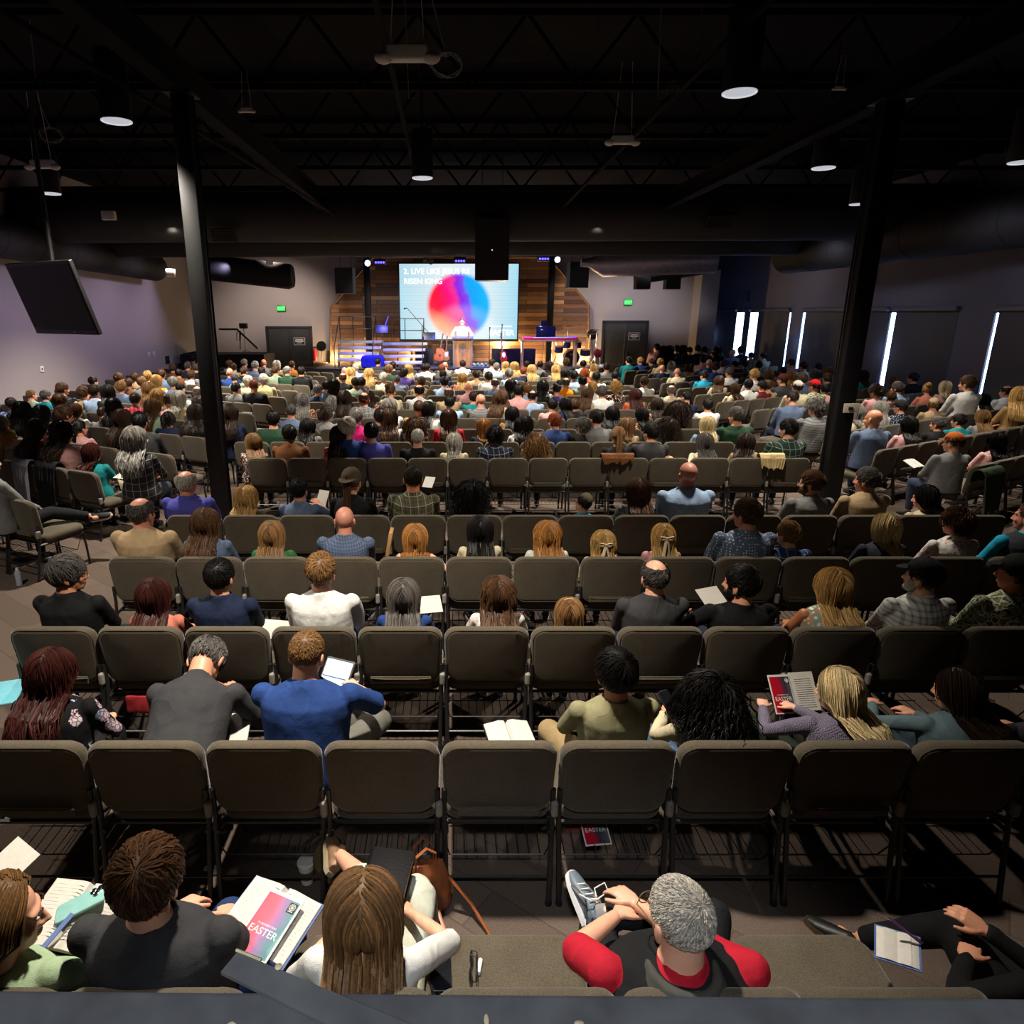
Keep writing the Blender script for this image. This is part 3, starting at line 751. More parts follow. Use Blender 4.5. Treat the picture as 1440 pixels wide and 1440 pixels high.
# ------------------------------------------------------------------ back doors and signs
def door(n,px0,px1,py0,D,sx,leaves=2):
    a,b=atD(px0,py0,D),atD(px1,py0,D); z1=a.z; w=b.x-a.x; cx=(a.x+b.x)/2
    f=MB()
    for x in (-w/2,w/2): f.box((cx+x,YB-.05,z1/2),(.08,.12,z1))
    f.box((cx,YB-.05,z1),(w+.08,.12,.08)); o=struct('door_%d'%n,f,BLK)
    lw=(w-.1)/leaves
    for k in range(leaves):
        x=cx-w/2+.05+lw*(k+.5); d=struct('door_leaf',MB().box((x,YB-.04,z1/2),(lw-.012,.05,z1-.05),bev=.004),M_DOOR,o)
        hs=1 if k==0 else -1
        struct('door_handle',MB().tube([(x+hs*(lw/2-.1),YB-.07,.85),(x+hs*(lw/2-.1),YB-.13,.87),(x+hs*(lw/2-.1),YB-.13,1.2),(x+hs*(lw/2-.1),YB-.07,1.22)],.014,8),BLK,d,True)
    if leaves==2: struct('astragal',MB().box((cx,YB-.07,z1/2),(.03,.015,z1-.06)),CHROME if sx else BLK,o)
    return cx,w,z1
d1=door(1,375,437,460,YB-.05,0); d2=door(2,849,911,452,YB-.05,1)
EXG=plain('exit_sign_face',(.0,.25,.05),.4,em='18d838',ems=1.1); M_SIGN=plain('sign_black',(.02,.02,.022),.5)
EXW=plain('exit_letters',(.1,.6,.2),.4,em='a0ffb0',ems=1.3)
for px,py,lab in ((395.5,433.5,'green lit EXIT sign on the back wall left of the stage'),(883.5,425,'green lit EXIT sign above the double doors right of the stage')):
    p=atD(px,py,YB-.08); o=empty('exit_sign',p); tag(o,lab,'exit sign','exit signs on the back wall')
    mk('housing',MB().box((0,.03,0),(.34,.06,.24),bev=.01),BLK,o); mk('lit_face',MB().box((0,-.004,0),(.30,.012,.20)),EXG,o)
    t=text_mb('EXIT',.15,.003,'CENTER'); mk('lettering',t,EXW,o,loc=(0,-.016,-.055),rot=(R(90),0,0),smooth=False)
for px,py,lab,k in ((421,480,'small framed black notice on the left back door',0),(892,473,'small framed black notice on the right back door',1)):
    p=atD(px,py,YB-.1); o=empty('door_sign',p); tag(o,lab,'sign','notices on the back doors')
    mk('sign_frame',MB().box((0,.01,0),(.46,.02,.30)),plain('sign_frame_grey%d'%k,(.3,.3,.29),.5),o); mk('sign_face',MB().box((0,-.004,0),(.41,.012,.25)),M_SIGN,o)
    ln=MB()
    for q,(wd,zz) in enumerate(((.3,.07),(.34,.03),(.32,-.01),(.2,-.06))): ln.box((0,-.012,zz),(wd,.004,.016))
    mk('text_lines',ln,WHITEP,o)
# ------------------------------------------------------------------ ceiling steel, ducts, lamps
ys_=[2.2,4.6,7.0,9.4,11.8,14.2,16.6]
for k,y in enumerate(ys_):
    o=empty('roof_joist',(0,y,5.35)); tag(o,'black open-web steel roof joist, %s from the near end'%NUM[k+1],'roof joist','open-web roof joists under the ceiling')
    mk('bottom_chord',MB().box((.95,0,0),(22.3,.09,.07)),M_CEIL,o,smooth=False); mk('top_chord',MB().box((.95,0,.78),(22.3,.1,.08)),M_CEIL,o,smooth=False)
    wb=MB(); n=34
    for i in range(n):
        x0=-10.2+22.2*i/n; x1=-10.2+22.2*(i+1)/n; a,b=((0,.78) if i%2==0 else (.78,0)); wb.tube([(x0,0,a),(x1,0,b)],.022,6)
    mk('web_bracing',wb,M_CEIL,o)
for k,x in enumerate((-2.95,4.9)):
    o=empty('roof_girder',(x,12,5.0)); tag(o,'black steel girder running to the stage above the %s column'%('left','right')[k],'roof girder','girders over the columns')
    mk('web',MB().box((0,0,.15),(.03,28,.3)),M_CEIL,o,smooth=False)
    for z in (0,.3): mk('flange',MB().box((0,0,z),(.2,28,.025)),M_CEIL,o,smooth=False)
cb=[('left',-2.92,8.35,.19),('right',4.90,8.6,.22)]
M_COL=plain('column_black',(.004,.004,.005),.5,0,.35,8,.2)
for s,x,y,w in cb:
    o=empty('steel_column',(x,y,0)); tag(o,'black square steel column rising from the %s side of the cross aisle'%s,'column','steel columns in the hall')
    mk('post',MB().box((0,0,2.5),(w,w,5.0),bev=.012),M_COL,o); mk('base_plate',MB().box((0,0,.01),(w+.14,w+.14,.02)),M_COL,o); mk('cap_plate',MB().box((0,0,4.99),(w+.12,w+.12,.02)),M_COL,o)
    for q in (-1,1): mk('conduit',MB().tube([(q*(w/2+.015),w*.2,.02),(q*(w/2+.015),w*.2,4.98)],.013,6),M_COL,o)
p=atD(1195,574,8.45); o=empty('thermostat_plate',p); tag(o,'cream thermostat box fixed to the right steel column','thermostat')
mk('plate',MB().box((.02,0,0),(.19,.03,.115),bev=.006),plain('cream_plastic',(.55,.5,.38),.5,0,.3,30,.06),o); mk('dial',MB().box((0,-.02,.0),(.05,.02,.035)),BLACKP,o)
# pipes
for (a,b,lab) in (((-3.6,5.2,5.0),(-2.6,16.5,4.82),'thin bright-edged conduit slanting back left of centre'),((2.6,4.0,5.2),(2.4,17,4.9),'black sprinkler pipe running to the stage right of centre'),((-.6,3,5.15),(-.62,13,5.05),'cable bundle pipe running over the centre of the hall')):
    tag(mk('ceiling_pipe',MB().tube([a,b],.03,8),M_CEIL),lab,'pipe')
def duct(name,pts,r,lab,mat=None,n=28,extra=True):
    o=empty(name,pts[0]); tag(o,lab,'duct'); q=V(pts[0]); P=[V(p)-q for p in pts]
    mk('duct_body',MB().tube(P,r,n),mat or M_DUCT,o)
    if extra:
        L=0; rad=r if not isinstance(r,(list,tuple)) else max(r)
        for a,b in zip(P[:-1],P[1:]):
            m=int((b-a).length/1.5)
            for k in range(1,m+1):
                c=a.lerp(b,k/(m+1)); d=(b-a).normalized(); mk('seam_ring',MB().tube([c-d*.015,c+d*.015],rad*1.012,n),mat or M_DUCT,o)
    return o
d0=duct('round_duct',[(-10.2,17.6,4.95),(12.1,17.6,5.02)],.62,'big black round duct crossing the hall before the stage')
d0b=duct('round_duct',[(-9.6,20.6,4.62),(9.7,20.6,4.68)],.40,'second black round duct just behind the big crossing duct')
duct('round_duct',[(-9.84,3,4.5),(-9.84,24,4.15)],.42,'black round duct running along the left wall')
duct('round_duct',[(11.4,1.5,4.55),(11.2,13,4.5),(10.2,22.0,4.4)],.55,'black round duct running along the right wall')
M_SILV=plain('galvanised_duct',(.20,.19,.24),.38,.6,.5,7,.15)
pa=atD(848,370,24.6); pb=atD(985,368,24.2)
duct('round_duct',[(pa.x-.75,24.6,pa.z+.02),(pa.x-.45,24.6,pa.z),(pa.x,24.6,pa.z),(pb.x+.5,24.2,pb.z+.1)],[.14,.15,.46,.46],'purple-lit galvanised duct with a tapered end right of the stage',M_SILV,30,False)
pa=atD(893,388,25.5); pb=atD(975,378,25.0); od=duct('round_duct',[pa,(pa.x+.25,pa.y,pa.z),pb+V((.6,0,.1))],[.2,.26,.26],'short black duct with two drop vents right of the stage',None,20,False)
for px in (903,945):
    q=atD(px,398,25.4)-pa; mk('drop_vent',MB().box(q,(.5,.4,.42)),M_DUCT,od,smooth=False)
pa=atD(300,377,25.0); pb=atD(412,389,25.0); od=duct('round_duct',[pa+V((-.3,0,.03)),pa,pb-V((.12,0,0)),pb],[.42,.42,.42,.36],'black round duct with a closed end left of the stage',None,24,False)
for px,py,lab in ((315,331,'square vent grille in the crossing duct, left'),(1012,312,'square vent grille in the crossing duct, right')):
    p=atD(px,py,16.9); o=empty('vent_grille',p,(R(40),0,0)); tag(o,lab,'vent','vent grilles on the crossing duct')
    mk('grille_frame',MB().box((0,0,0),(.62,.03,.34)),M_DUCT,o); sl=MB()
    for k in range(8): sl.box((0,-.02,-.14+.04*k),(.56,.01,.022),Matrix.Rotation(R(35),3,'X'))
    mk('louvres',sl,BLK,o)
# pendant downlights
LENS=plain('lamp_lens',(.6,.6,.62),.4,em='dfe6f2',ems=.55)
LRIM=plain('lamp_rim',(.7,.7,.7),.3,.8,.5,20,.05,em='f4f8ff',ems=.5)
pend=[(164,170,'pendant downlight at the upper left of the photo'),(1040,130,'pendant downlight at the upper right, the largest in view'),(594,250,'pendant downlight hanging straight above the preacher'),(1158,236,'pendant downlight just left of the right column'),(1207,287,'small pendant downlight hidden partly by the right column'),(72,272,'pendant downlight above the hanging television at left'),(1001,340,'farthest small pendant downlight near the right duct'),(1436,228,'pendant downlight cut by the right edge of the photo')]
PEND=[]
for px,py,lab in pend: PEND.append((atZ(px,py,4.66),lab))
for k,(p,lab) in enumerate(PEND):
    o=empty('pendant_light',p); tag(o,lab,'ceiling light','cylinder pendants over the audience')
    mk('can',MB().rings([(V((0,0,z)),V((r,0,0)),V((0,r,0))) for z,r in ((.01,.150),(0,.158),(.02,.160),(.62,.160),(.64,.150))],28),BLK,o)
    mk('lens',MB().rings([(V((0,0,-.004)),V((.137,0,0)),V((0,.137,0))),(V((0,0,.006)),V((.137,0,0)),V((0,.137,0)))],28),LENS,o)
    rim=MB(); rim.tube([(math.cos(a)*.146,math.sin(a)*.146,-.004) for a in [2*math.pi*i/32 for i in range(33)]],.009,6); mk('rim',rim,LRIM,o)
    mk('stem',MB().tube([(0,0,.62),(0,0,1.5)],.018,8),BLK,o)
# emergency lights and small boxes overhead
def emlight(px,py,D,s,lab,heads=True):
    p=atD(px,py,D); o=empty('emergency_light',p); o.scale=(s,s,s); tag(o,lab,'emergency light','white emergency lights overhead')
    mk('housing',MB().cushion(.30,.10,.10,.03,.015),WHITEP,o)
    if heads:
        for g in (-1,1): h=mk('lamp_head',MB().ell((g*.17,-.02,-.035),(.065,.05,.04)),WHITEP,o)
    mk('hanger',MB().tube([(-.12,0,.05),(-.06,0,.9)],.004,5),WHITEP,o); mk('hanger',MB().tube([(.12,0,.05),(.07,0,.9)],.004,5),WHITEP,o)
emlight(573,75,5.6,1.0,'white twin-head emergency light near the top centre'); emlight(875,197,9.5,.95,'white twin-head emergency light right of centre'); emlight(60,231,9.8,1.0,'white twin-head emergency light at upper left'); emlight(347,155,9.0,.45,'small white twin-head fixture above the left column'); emlight(1180,124,7.2,.3,'tiny twin-head fixture left of the right column top')
for px,py,D,w,h,lab in ((153,303,12.5,.22,.14,'small white ceiling box left of the left column'),(240,384,17,.2,.18,'white box fixture above the left wall'),(379,369,22,.2,.14,'small cream box on the far left duct'),(1264,418,20,.22,.3,'x')):
    if lab=='x': continue
    o=tag(mk('ceiling_box',MB().box((0,0,0),(w,.1,h),bev=.01),WHITEP,loc=atD(px,py,D)),lab,'junction box')
# loose cable coils
def coil(px,py,D,r,lab,n=5,c=(.25,.25,.26)):
    m=MB(); q=random.Random(px)
    for k in range(n):
        a0=q.random()*6; pts=[]
        for i in range(15):
            a=a0+i*.42; pts.append(V((math.cos(a)*r*(1+.2*q.random()),.05*math.sin(i),math.sin(a)*r*.7)))
        m.tube(pts,.0028,4)
    m.tube([(0,0,r*.6),(-.1,0,.4),(-.05,0,6.2-atD(px,py,D).z)],.006,4)
    tag(mk('cable_coil',m,plain('cable_grey%d'%px,c,.6,0,.3,30,.1),loc=atD(px,py,D)),lab,'cable')
coil(628,92,5.6,.10,'loose coil of grey cable beside the top centre emergency light'); coil(72,190,9.5,.12,'loose white cable loop at upper left',3)
for px0,py0,px1,py1,D,lab in ((925,125,985,78,8,'bundle of grey cables sagging at upper right of centre'),(575,140,590,110,6,'short dangling white cable below the centre light')):
    m=MB()
    for k in range(6 if D==8 else 1):
        a=atD(px0,py0+k*3,D); b=atD(px1,py1-k*2,D+1); m.tube([V((a.x-.05,a.y,6.2)),a,a.lerp(b,.5)-V((0,0,.07+.02*k)),b,V((b.x,b.y+.1,6.2))],.004,4)
    tag(mk('cable_bundle',m,plain('cable_pale%d'%px0,(.2,.2,.21),.6,0,.3,30,.1)),lab,'cable')
# hanging television, left
o=empty('hanging_television'); tag(o,'switched-off black television hung from the ceiling, tilted down at left','television')
tv=MB().cushion(1.30,.86,.05,.012,.008); cT=atD(75,420,8.6); o.location=cT
o.rotation_euler=(Matrix.Rotation(R(-30),4,'Z')@Matrix.Rotation(R(17),4,'X')).to_euler()
mk('casing',tv,BLACKP,o); mk('screen',MB().box((0,-.027,.025),(1.24,.006,.74)),plain('unlit_screen',(.028,.026,.024),.5,0,.4,8,.1),o)
mk('lower_bezel',MB().box((0,-.028,-.395),(1.26,.008,.05)),GLASS,o); mk('power_light',MB().box((0.2,-.034,-.395),(.02,.004,.01)),CHROME,o)
iv=o.rotation_euler.to_matrix().inverted(); mk('mount_arm',MB().tube([(0,.03,.05),(0,.10,.12),V((0,.10,.12))+iv@V((0,0,1.0)),V((0,.10,.12))+iv@V((0,0,1.9))],.028,8),BLK,o)
# left wall plates
for px,py,w,h,lab in ((61,519,.10,.14,'wall phone plate on the left wall nearest the camera'),(211,498,.09,.12,'left of the twin switch plates on the left wall'),(218,497,.09,.12,'right of the twin switch plates on the left wall'),(237,506,.24,.26,'dark square panel on the left wall near the far corner')):
    D=-10.25/xr(px,py); p=atD(px,py,D); o=empty('wall_plate',(XL+.012,p.y,p.z)); tag(o,lab,'wall plate','plates on the left wall')
    mk('plate',MB().box((0,0,0),(.024,w*1.4,h),bev=.005),WHITEP if w<.2 else M_DUCT,o); mk('button',MB().box((.015,-.01,.0),(.012,w*.4,h*.45)),BLACKP,o)
# small wall speaker at right wall
def wallspk(px,py,D,lab):
    p=atD(px,py,D); o=empty('wall_speaker',(XR-.16,p.y,p.z)); tag(o,lab,'loudspeaker'); mk('cabinet',MB().box((0,0,0),(.22,.34,.5),bev=.02),BLACKP,o); mk('bracket',MB().box((.13,0,0),(.06,.1,.1)),CHROME,o); mk('trim_strip',MB().box((-.115,.0,-.2),(.01,.3,.02)),CHROME,o)
wallspk(1190,391,21.0,'small black wall loudspeaker half behind the right column')
p=atD(1048,417,29.5); tag(mk('wall_box',MB().box((0,0,0),(.1,.4,.38),bev=.01),M_VAL,loc=(XR-.06,p.y,p.z)),'grey box high on the right wall above the far windows','wall box')
# ------------------------------------------------------------------ foreground booth rail
rl=empty('booth_railing',(0,.50,2.105)); tag(rl,'blurred dark grey railing across the bottom edge of the photo','railing')
M_RAIL=plain('worn_grey_paint',(.085,.087,.094),.6,0,.35,16,.25)
mk('top_rail',MB().box((0,-.21,-.03),(3.4,.42,.06),Matrix.Rotation(R(.6),3,'Y'),bev=.008),M_RAIL,rl); mk('front_board',MB().box((0,-.40,-.45),(3.4,.03,.85)),M_RAIL,rl,smooth=False)
a=atZ(322,1350,2.115)-V(rl.location); b=atZ(520,1440,2.115)-V(rl.location); b.z=.004; a.z=.004
br=MB(); d=(b-a).normalized(); pr=V((d.y,-d.x,0)); L=(b-a).length; b=b+d*.1
br.prism([a-pr*.012,b-pr*.017,b+pr*.017,a+pr*.012],(0,0,.004)); mk('bracket_strap',br,M_RAIL,rl,smooth=False)
sc=MB(); q=random.Random(5)
for k in range(9):
    c=V((q.uniform(-.32,.25),-q.uniform(.02,.10),.002-.0)); sc.ell(c,(.0025+.003*q.random(),.005*q.random()+.002,.0012),nu=8,nv=5)
sc.tube([a-pr*.011+V((0,0,.007)),a-pr*.012+d*.03+V((0,0,.007))],.0018,5); sc.ell(a+d*.05-pr*.013+V((0,0,.007)),(.004,.004,.0015),nu=8,nv=5)
mk('chipped_paint',sc,plain('bare_chip',(.45,.38,.25),.5,0,.4,90,.3),rl)
mk('post',MB().box((-1.6,-.38,-1.06),(.08,.08,2.0)),M_RAIL,rl,smooth=False); mk('post',MB().box((1.6,-.38,-1.06),(.08,.08,2.0)),M_RAIL,rl,smooth=False)
# ------------------------------------------------------------------ stage
SY, SZ = 25.6, .74
xa,xb = atD(440,500,SY).x, atD(846,500,SY).x
st=MB(); st.box(((xa+xb)/2,(SY+YB)/2,SZ/2),(xb-xa,YB-SY-.02,SZ)); struct('trim_2',st,M_STAGE,label='low black carpeted stage platform')
struct('trim_3',MB().box(((xa+xb)/2,SY-.012,SZ-.02),(xb-xa,.02,.05)),BLK,label='black nosing strip along the stage edge')
D_=28.55
def wp(px,py): return atD(px,py,D_)
out=[wp(465,516),wp(828,516),wp(828,429),wp(772,362),wp(524,362),wp(465,433)]
w=MB().prism(out,(0,.12,0)); o=tag(mk('plank_backdrop',w,M_WOOD,smooth=False),'reclaimed wood plank backdrop with slanted shoulders behind the stage','backdrop')
fr=MB(); 
for a,b in zip(out[1:],out[2:]+out[:1]): fr.tube([a+V((0,-.02,0)),b+V((0,-.02,0))],.035,4)
mk('edge_trim',fr,plain('edge_wood',(.16,.08,.03),.6,0,.3,12,.2),o,smooth=False)
for px,s in ((520,'left'),(771,'right')):
    p0=atD(px,510,28.3); p1=atD(px,360,28.3); o=empty('steel_column',(p0.x,28.3,SZ)); tag(o,'black steel post against the plank backdrop, %s of the screen'%s,'column','posts against the plank backdrop')
    mk('post',MB().box((0,0,(p1.z+1.0-SZ)/2),(.24,.2,p1.z+1.0-SZ),bev=.01),M_COL,o); mk('base_plate',MB().box((0,0,.01),(.36,.3,.02)),M_COL,o)
# LED screen
s0,s1=atD(563.5,477,28.1),atD(729.5,371,28.1); W,H=s1.x-s0.x,s1.z-s0.z; cx,cz=(s0.x+s1.x)/2,(s0.z+s1.z)/2
def slide():
    t=NT('slide_image').set(Roughness=.4); t.b.inputs['Base Color'].default_value=(.02,.02,.02,1)
    x,y,z=t.sep(t.coord())
    px=t.math('SUBTRACT',x,0.0); pz=t.math('SUBTRACT',z,-.055*H)
    r=t.math('SQRT',t.math('ADD',t.math('MULTIPLY',px,px),t.math('MULTIPLY',t.math('MULTIPLY',pz,pz),1.0)))
    rr=.43*H
    bgn=t.ramp(t.math('ADD',t.math('MULTIPLY',x,1/W),.5),[(0,'a9d3e2'),(.35,'d8e4e8'),(.75,'d3e6ea'),(1,'9fd4e8')])
    skew=t.math('ADD',t.math('MULTIPLY',px,1/rr),t.math('MULTIPLY',pz,.30/rr))
    nz=t.math('MULTIPLY',t.math('SUBTRACT',t.noise(t.coord(),1.6,2),.5),.5)
    hue=t.ramp(t.math('ADD',t.math('MULTIPLY',t.math('ADD',skew,nz),.5),.5),[(.0,'f01848'),(.18,'ff1030'),(.36,'fa0878'),(.50,'e83098'),(.56,'8820e0'),(.66,'7a48e8'),(.74,'109cf8'),(1,'08b4f8')])
    low=t.math('MULTIPLY',t.math('SUBTRACT',t.math('SUBTRACT',t.math('MULTIPLY',pz,-1/rr),t.math('MULTIPLY',px,.45/rr)),.42),2.2)
    k=t.n('ShaderNodeClamp'); t.l(low,k.inputs[0]); hue=t.mix(k.outputs[0],hue,'ffa878')
    m=t.n('ShaderNodeMapRange',interpolation_type='SMOOTHSTEP'); t.l(r,m.inputs[0])
    for i,v in ((1,rr*1.10),(2,rr*.90),(3,0),(4,1)): m.inputs[i].default_value=v
    col=t.mix(m.outputs[0],bgn,hue)
    ln=t.math('GREATER_THAN',t.math('FRACT',t.math('MULTIPLY',z,17)),.25); col=t.mix(t.math('MULTIPLY',t.math('SUBTRACT',1,ln),.16),col,(.05,.05,.1))
    t.l(col,t.b.inputs['Emission Color']); t.b.inputs['Emission Strength'].default_value=1.15; return t.m
o=empty('led_screen',(cx,28.12,cz)); tag(o,'large bright video wall showing a red and blue sphere slide behind the preacher','screen')
mk('display',MB().box((0,0,0),(W,.03,H)),slide(),o,smooth=False); mk('screen_frame',MB().box((0,.09,-.02),(W+.10,.14,H+.12)),BLK,o,smooth=False)
M_TXT=plain('slide_lettering',(.8,.8,.8),.5,em='ffffff',ems=1.3)
def slt(s,x,z,size,bold=.01): mk('slide_lettering',text_mb(s,size,.001,bold=bold),M_TXT,o,loc=(x,-.02,z),rot=(R(90),0,0),smooth=False)
slt('2. LIVE LIKE JESUS RE',-W*.465,H*.37,.285,.003); slt('RISEN KING',-W*.465,H*.24,.285,.004)
slt('EASTER',W*.262,-H*.445,.295,.002); mk('slide_rule',MB().box((W*.36,-.02,-H*.325),(W*.19,.003,.04)),M_TXT,o,smooth=False)
# pulpit
pc=atD(650.5,517,25.95); pw=.62
o=empty('pulpit',(pc.x,25.95,SZ)); tag(o,'wooden pulpit with grey edges and a carved emblem before the preacher','pulpit')
tp=(CAMH-tdown(475)*25.9)-SZ
M_PW=plain('pulpit_wood',(.38,.16,.05),.5,0,.35,0)
t=NT('pulpit_planks').set(Roughness=.5); v=t.coord((16,16,1.0)); g=t.noise(v,2,5); t.base(t.ramp(g,[(.25,(.12,.045,.014)),(.5,(.36,.15,.045)),(.75,(.55,.27,.09))])).bump(g,.3,.005); M_PW=t.m
M_PG=plain('pulpit_steel',(.2,.19,.18),.45,.5,.4,12,.15)
mk('front_panel',MB().box((0,-.0,tp*.48),(pw,.04,tp*.93)),M_PW,o,smooth=False)
for g in (-1,1): mk('side_post',MB().box((g*(pw/2+.03),.1,tp*.48),(.05,.3,tp*.96)),M_PG,o,smooth=False)
mk('top_shelf',MB().box((0,.08,tp),(pw+.16,.46,.05),Matrix.Rotation(R(8),3,'X')),M_PG,o,smooth=False); mk('plinth',MB().box((0,.1,.03),(pw+.14,.4,.06)),M_PG,o,smooth=False)
em=MB(); em.tube([(math.cos(a)*.13,0,math.sin(a)*.13) for a in [2*math.pi*k/24 for k in range(25)]],.012,5)
for k in range(6):
    a=math.pi*k/6; em.tube([(math.cos(a)*.13,0,math.sin(a)*.13),(-math.cos(a)*.13,0,-math.sin(a)*.13)],.007,5)
em.ell((0,0,0),(.03,.02,.03)); em.tube([(0,0,-.13),(0,0,-.38)],.012,5); em.tube([(-.05,0,-.16),(-.05,0,-.32)],.006,5); em.tube([(.05,0,-.16),(.05,0,-.32)],.006,5)
mk('emblem',em,M_PG,o,loc=(0,-.03,tp*.68)); mk('gooseneck_microphone',MB().tube([(.2,-.05,tp),(.22,-.05,tp+.12),(.18,-.02,tp+.2)],.008,6),BLK,o)
# choir risers with rails
M_RIS=plain('riser_tread',(.5,.49,.47),.5,0,.3,30,.1)
def riser(px0,px1,pys,lab,D0=26.3,rail=True,rl=None):
    x0,x1=atD(px0,490,27).x,atD(px1,490,27).x; o=empty('choir_riser',((x0+x1)/2,D0,SZ)); tag(o,lab,'choir riser','folding choir risers on the stage'); w=x1-x0; n=len(pys)
    for k,py in enumerate(pys):
        y=.18+.42*k; z=(CAMH-tdown(py)*(D0+y))-SZ; ww=w*(1-.0*k)
        mk('tread',MB().box((.0,y,z),(ww*(.82+.06*k),.40,.10),bev=.01),M_RIS,o)
        fm=MB()
        for g in (-1,-.33,.33,1): fm.tube([(g*ww*(.40+.03*k),y,z-.02),(g*ww*(.40+.03*k),y,0)],.018,6)
        mk('support_frame',fm,BLK,o)
    zt=z; rm=MB(); ra=.95
    for g in rl: rm.tube([(g*w/2,y+.2,zt-.3),(g*w/2,y+.2,zt+ra)],.016,6)
    for h in (.5,.95): rm.tube([(rl[0]*w/2,y+.2,zt+h),(rl[-1]*w/2,y+.2,zt+h)],.016,6)
    for g in (rl[0],rl[-1]): 
        if abs(g)>.6: rm.tube([(g*w/2,y+.2,zt+ra),(g*w/2,.1,.75)],.016,6); rm.tube([(g*w/2,.1,.75),(g*w/2,.1,0)],.016,6)
    mk('guard_rail',rm,BLK,o)
riser(472,536,[506,497,489,480.5],'left choir riser with four pale steps and black rail',26.3,True,[-.95,-.35,.7]); riser(536,600,[510,501,492,483.5],'right choir riser with four pale steps and black rail',26.2,True,[-.6,.0,.85])
# helper: floor-standing thing on stage
def on(px,D): return V((atD(px,505,D).x,D,SZ))
def stand(name,px,D,h,lab,cat,top=None,boom=False,group=None):
    p=on(px,D); o=empty(name,p); tag(o,lab,cat,group); mk('pole',MB().tube([(0,0,.05),(0,0,h)],.014,6),BLK,o)
    for k in range(3): a=k*2.1+.4; mk('foot',MB().tube([(0,0,.12),(math.cos(a)*.28,math.sin(a)*.28,.015)],.011,6),BLK,o)
    if top=='mic': mk('microphone',MB().tube([(0,0,h),(0,-.06,h+.09),(0,-.1,h+.14)],[.016,.018,.028],8),BLK,o)
    if top=='desk': mk('desk',MB().box((0,-.03,h+.12),(.46,.02,.32),Matrix.Rotation(R(-30),3,'X'),bev=.005),BLK,o)
    if boom: mk('boom_arm',MB().tube([(.25,0,h-.25),(-.55,-.05,h+.65)],.011,6),BLK,o); mk('microphone',MB().tube([(-.55,-.05,h+.65),(-.66,-.07,h+.62)],[.015,.03],8),BLK,o)
    return o
stand('microphone_stand',594,26.3,1.5,'tall boom microphone stand before the left part of the screen','microphone stand',None,True,'microphone stands on stage')
stand('microphone_stand',688,26.1,1.32,'microphone stand just right of the pulpit','microphone stand','mic',False,'microphone stands on stage'); stand('microphone_stand',705,26.2,1.42,'microphone stand beside the red electric guitar','microphone stand','mic',False,'microphone stands on stage')
stand('music_stand',604,26.9,1.0,'black music stand left of the orange guitar','music stand','desk'); o=stand('music_stand',538,26.25,1.28,'blue-lit music stand in front of the choir risers','music stand','desk')
mk('clip_light',MB().tube([(.1,0,1.45),(.2,-.02,1.7),(.26,-.05,1.85)],.014,6),plain('blue_glow',(.1,.1,.6),.4,em='4a48ff',ems=.9),o)
def guitar(px,D,col,lab,el=False,h=1.05,lean=10):
    o=empty('guitar',on(px,D),(R(-6),R(lean),0)); tag(o,lab,'guitar','guitars on stands'); m=plain('guitar_finish_'+col,col,.3,0,.5,6,.2)
    b=MB(); k=.75 if el else 1; prof=[]
    half=[(0,0),(.09,.008),(.15,.04),(.187,.10),(.19,.16),(.165,.22),(.132,.27),(.128,.31),(.148,.36),(.15,.42),(.115,.465),(.04,.48)]
    prof=[V((x*k,0,.22+z*k)) for x,z in half]+[V((-x*k,0,.22+z*k)) for x,z in half[:0:-1]]
    b.prism(prof,(0,.09 if not el else .045,0)); mk('body',b,m,o); mk('neck',MB().box((0,.01,.22+.44*k+.28),(.05,.03,.60)),plain('fretboard_'+col,(.12,.06,.03),.5),o); mk('headstock',MB().box((0,.02,.22+.44*k+.64),(.075,.02,.17)),plain('headstock_'+col,(.3,.2,.1),.5),o)
    mk('sound_hole' if not el else 'pickguard',MB().ell((.02,-.004,.44),(.05,.006,.05) if not el else (.07,.006,.10)),BLACKP if not el else WHITEP,o)
    st=MB(); st.tube([(0,.06,.7),(0,.2,0)],.012,6); st.tube([(-.12,-.05,.2),(-.16,-.12,0)],.012,6); st.tube([(.12,-.05,.2),(.16,-.12,0)],.012,6); st.tube([(-.12,-.05,.2),(.12,-.05,.2)],.012,6); mk('stand',st,BLK,o)
guitar(615,26.5,'a8481a','orange-brown acoustic guitar on a stand left of the pulpit'); guitar(626,26.75,'b06a24','amber bass guitar on a stand beside the pulpit',True,lean=4); guitar(710,26.5,'a81c14','red electric guitar with white pickguard right of the pulpit',True,lean=-8)
# keyboard desk
p=on(771,26.4); o=empty('keyboard_desk',p); tag(o,'keyboard on a desk with lit red edge and dark monitor, right of the screen','keyboard')
mk('desk_top',MB().box((0,0,.98),(2.2,.5,.06),bev=.01),plain('desk_wood',(.3,.17,.07),.5,0,.3,9,.2),o)
for g in (-1,1): mk('leg',MB().box((g*1.0,0,.48),(.07,.4,.95)),plain('desk_leg%d'%g,(.28,.17,.08),.5,0,.3,9,.2),o,smooth=False)
mk('keyboard_body',MB().box((.05,-.03,1.06),(2.0,.36,.09),bev=.01),plain('keyboard_red',(.5,.02,.03),.35,0,.5,em='d01830',ems=.25),o); mk('keys',MB().box((.1,-.2,1.09),(1.5,.10,.03)),WHITEP,o)
for x,c in ((-.85,'ff3040'),(.8,'8040ff')): mk('glow_panel',MB().box((x,-.215,1.10),(.35,.02,.05)),plain('led_'+c,(.3,.1,.2),.4,em=c,ems=.9),o)
mk('monitor',MB().box((-.15,-.12,1.3),(.72,.04,.4),Matrix.Rotation(R(-12),3,'X'),bev=.01),GLASS,o)
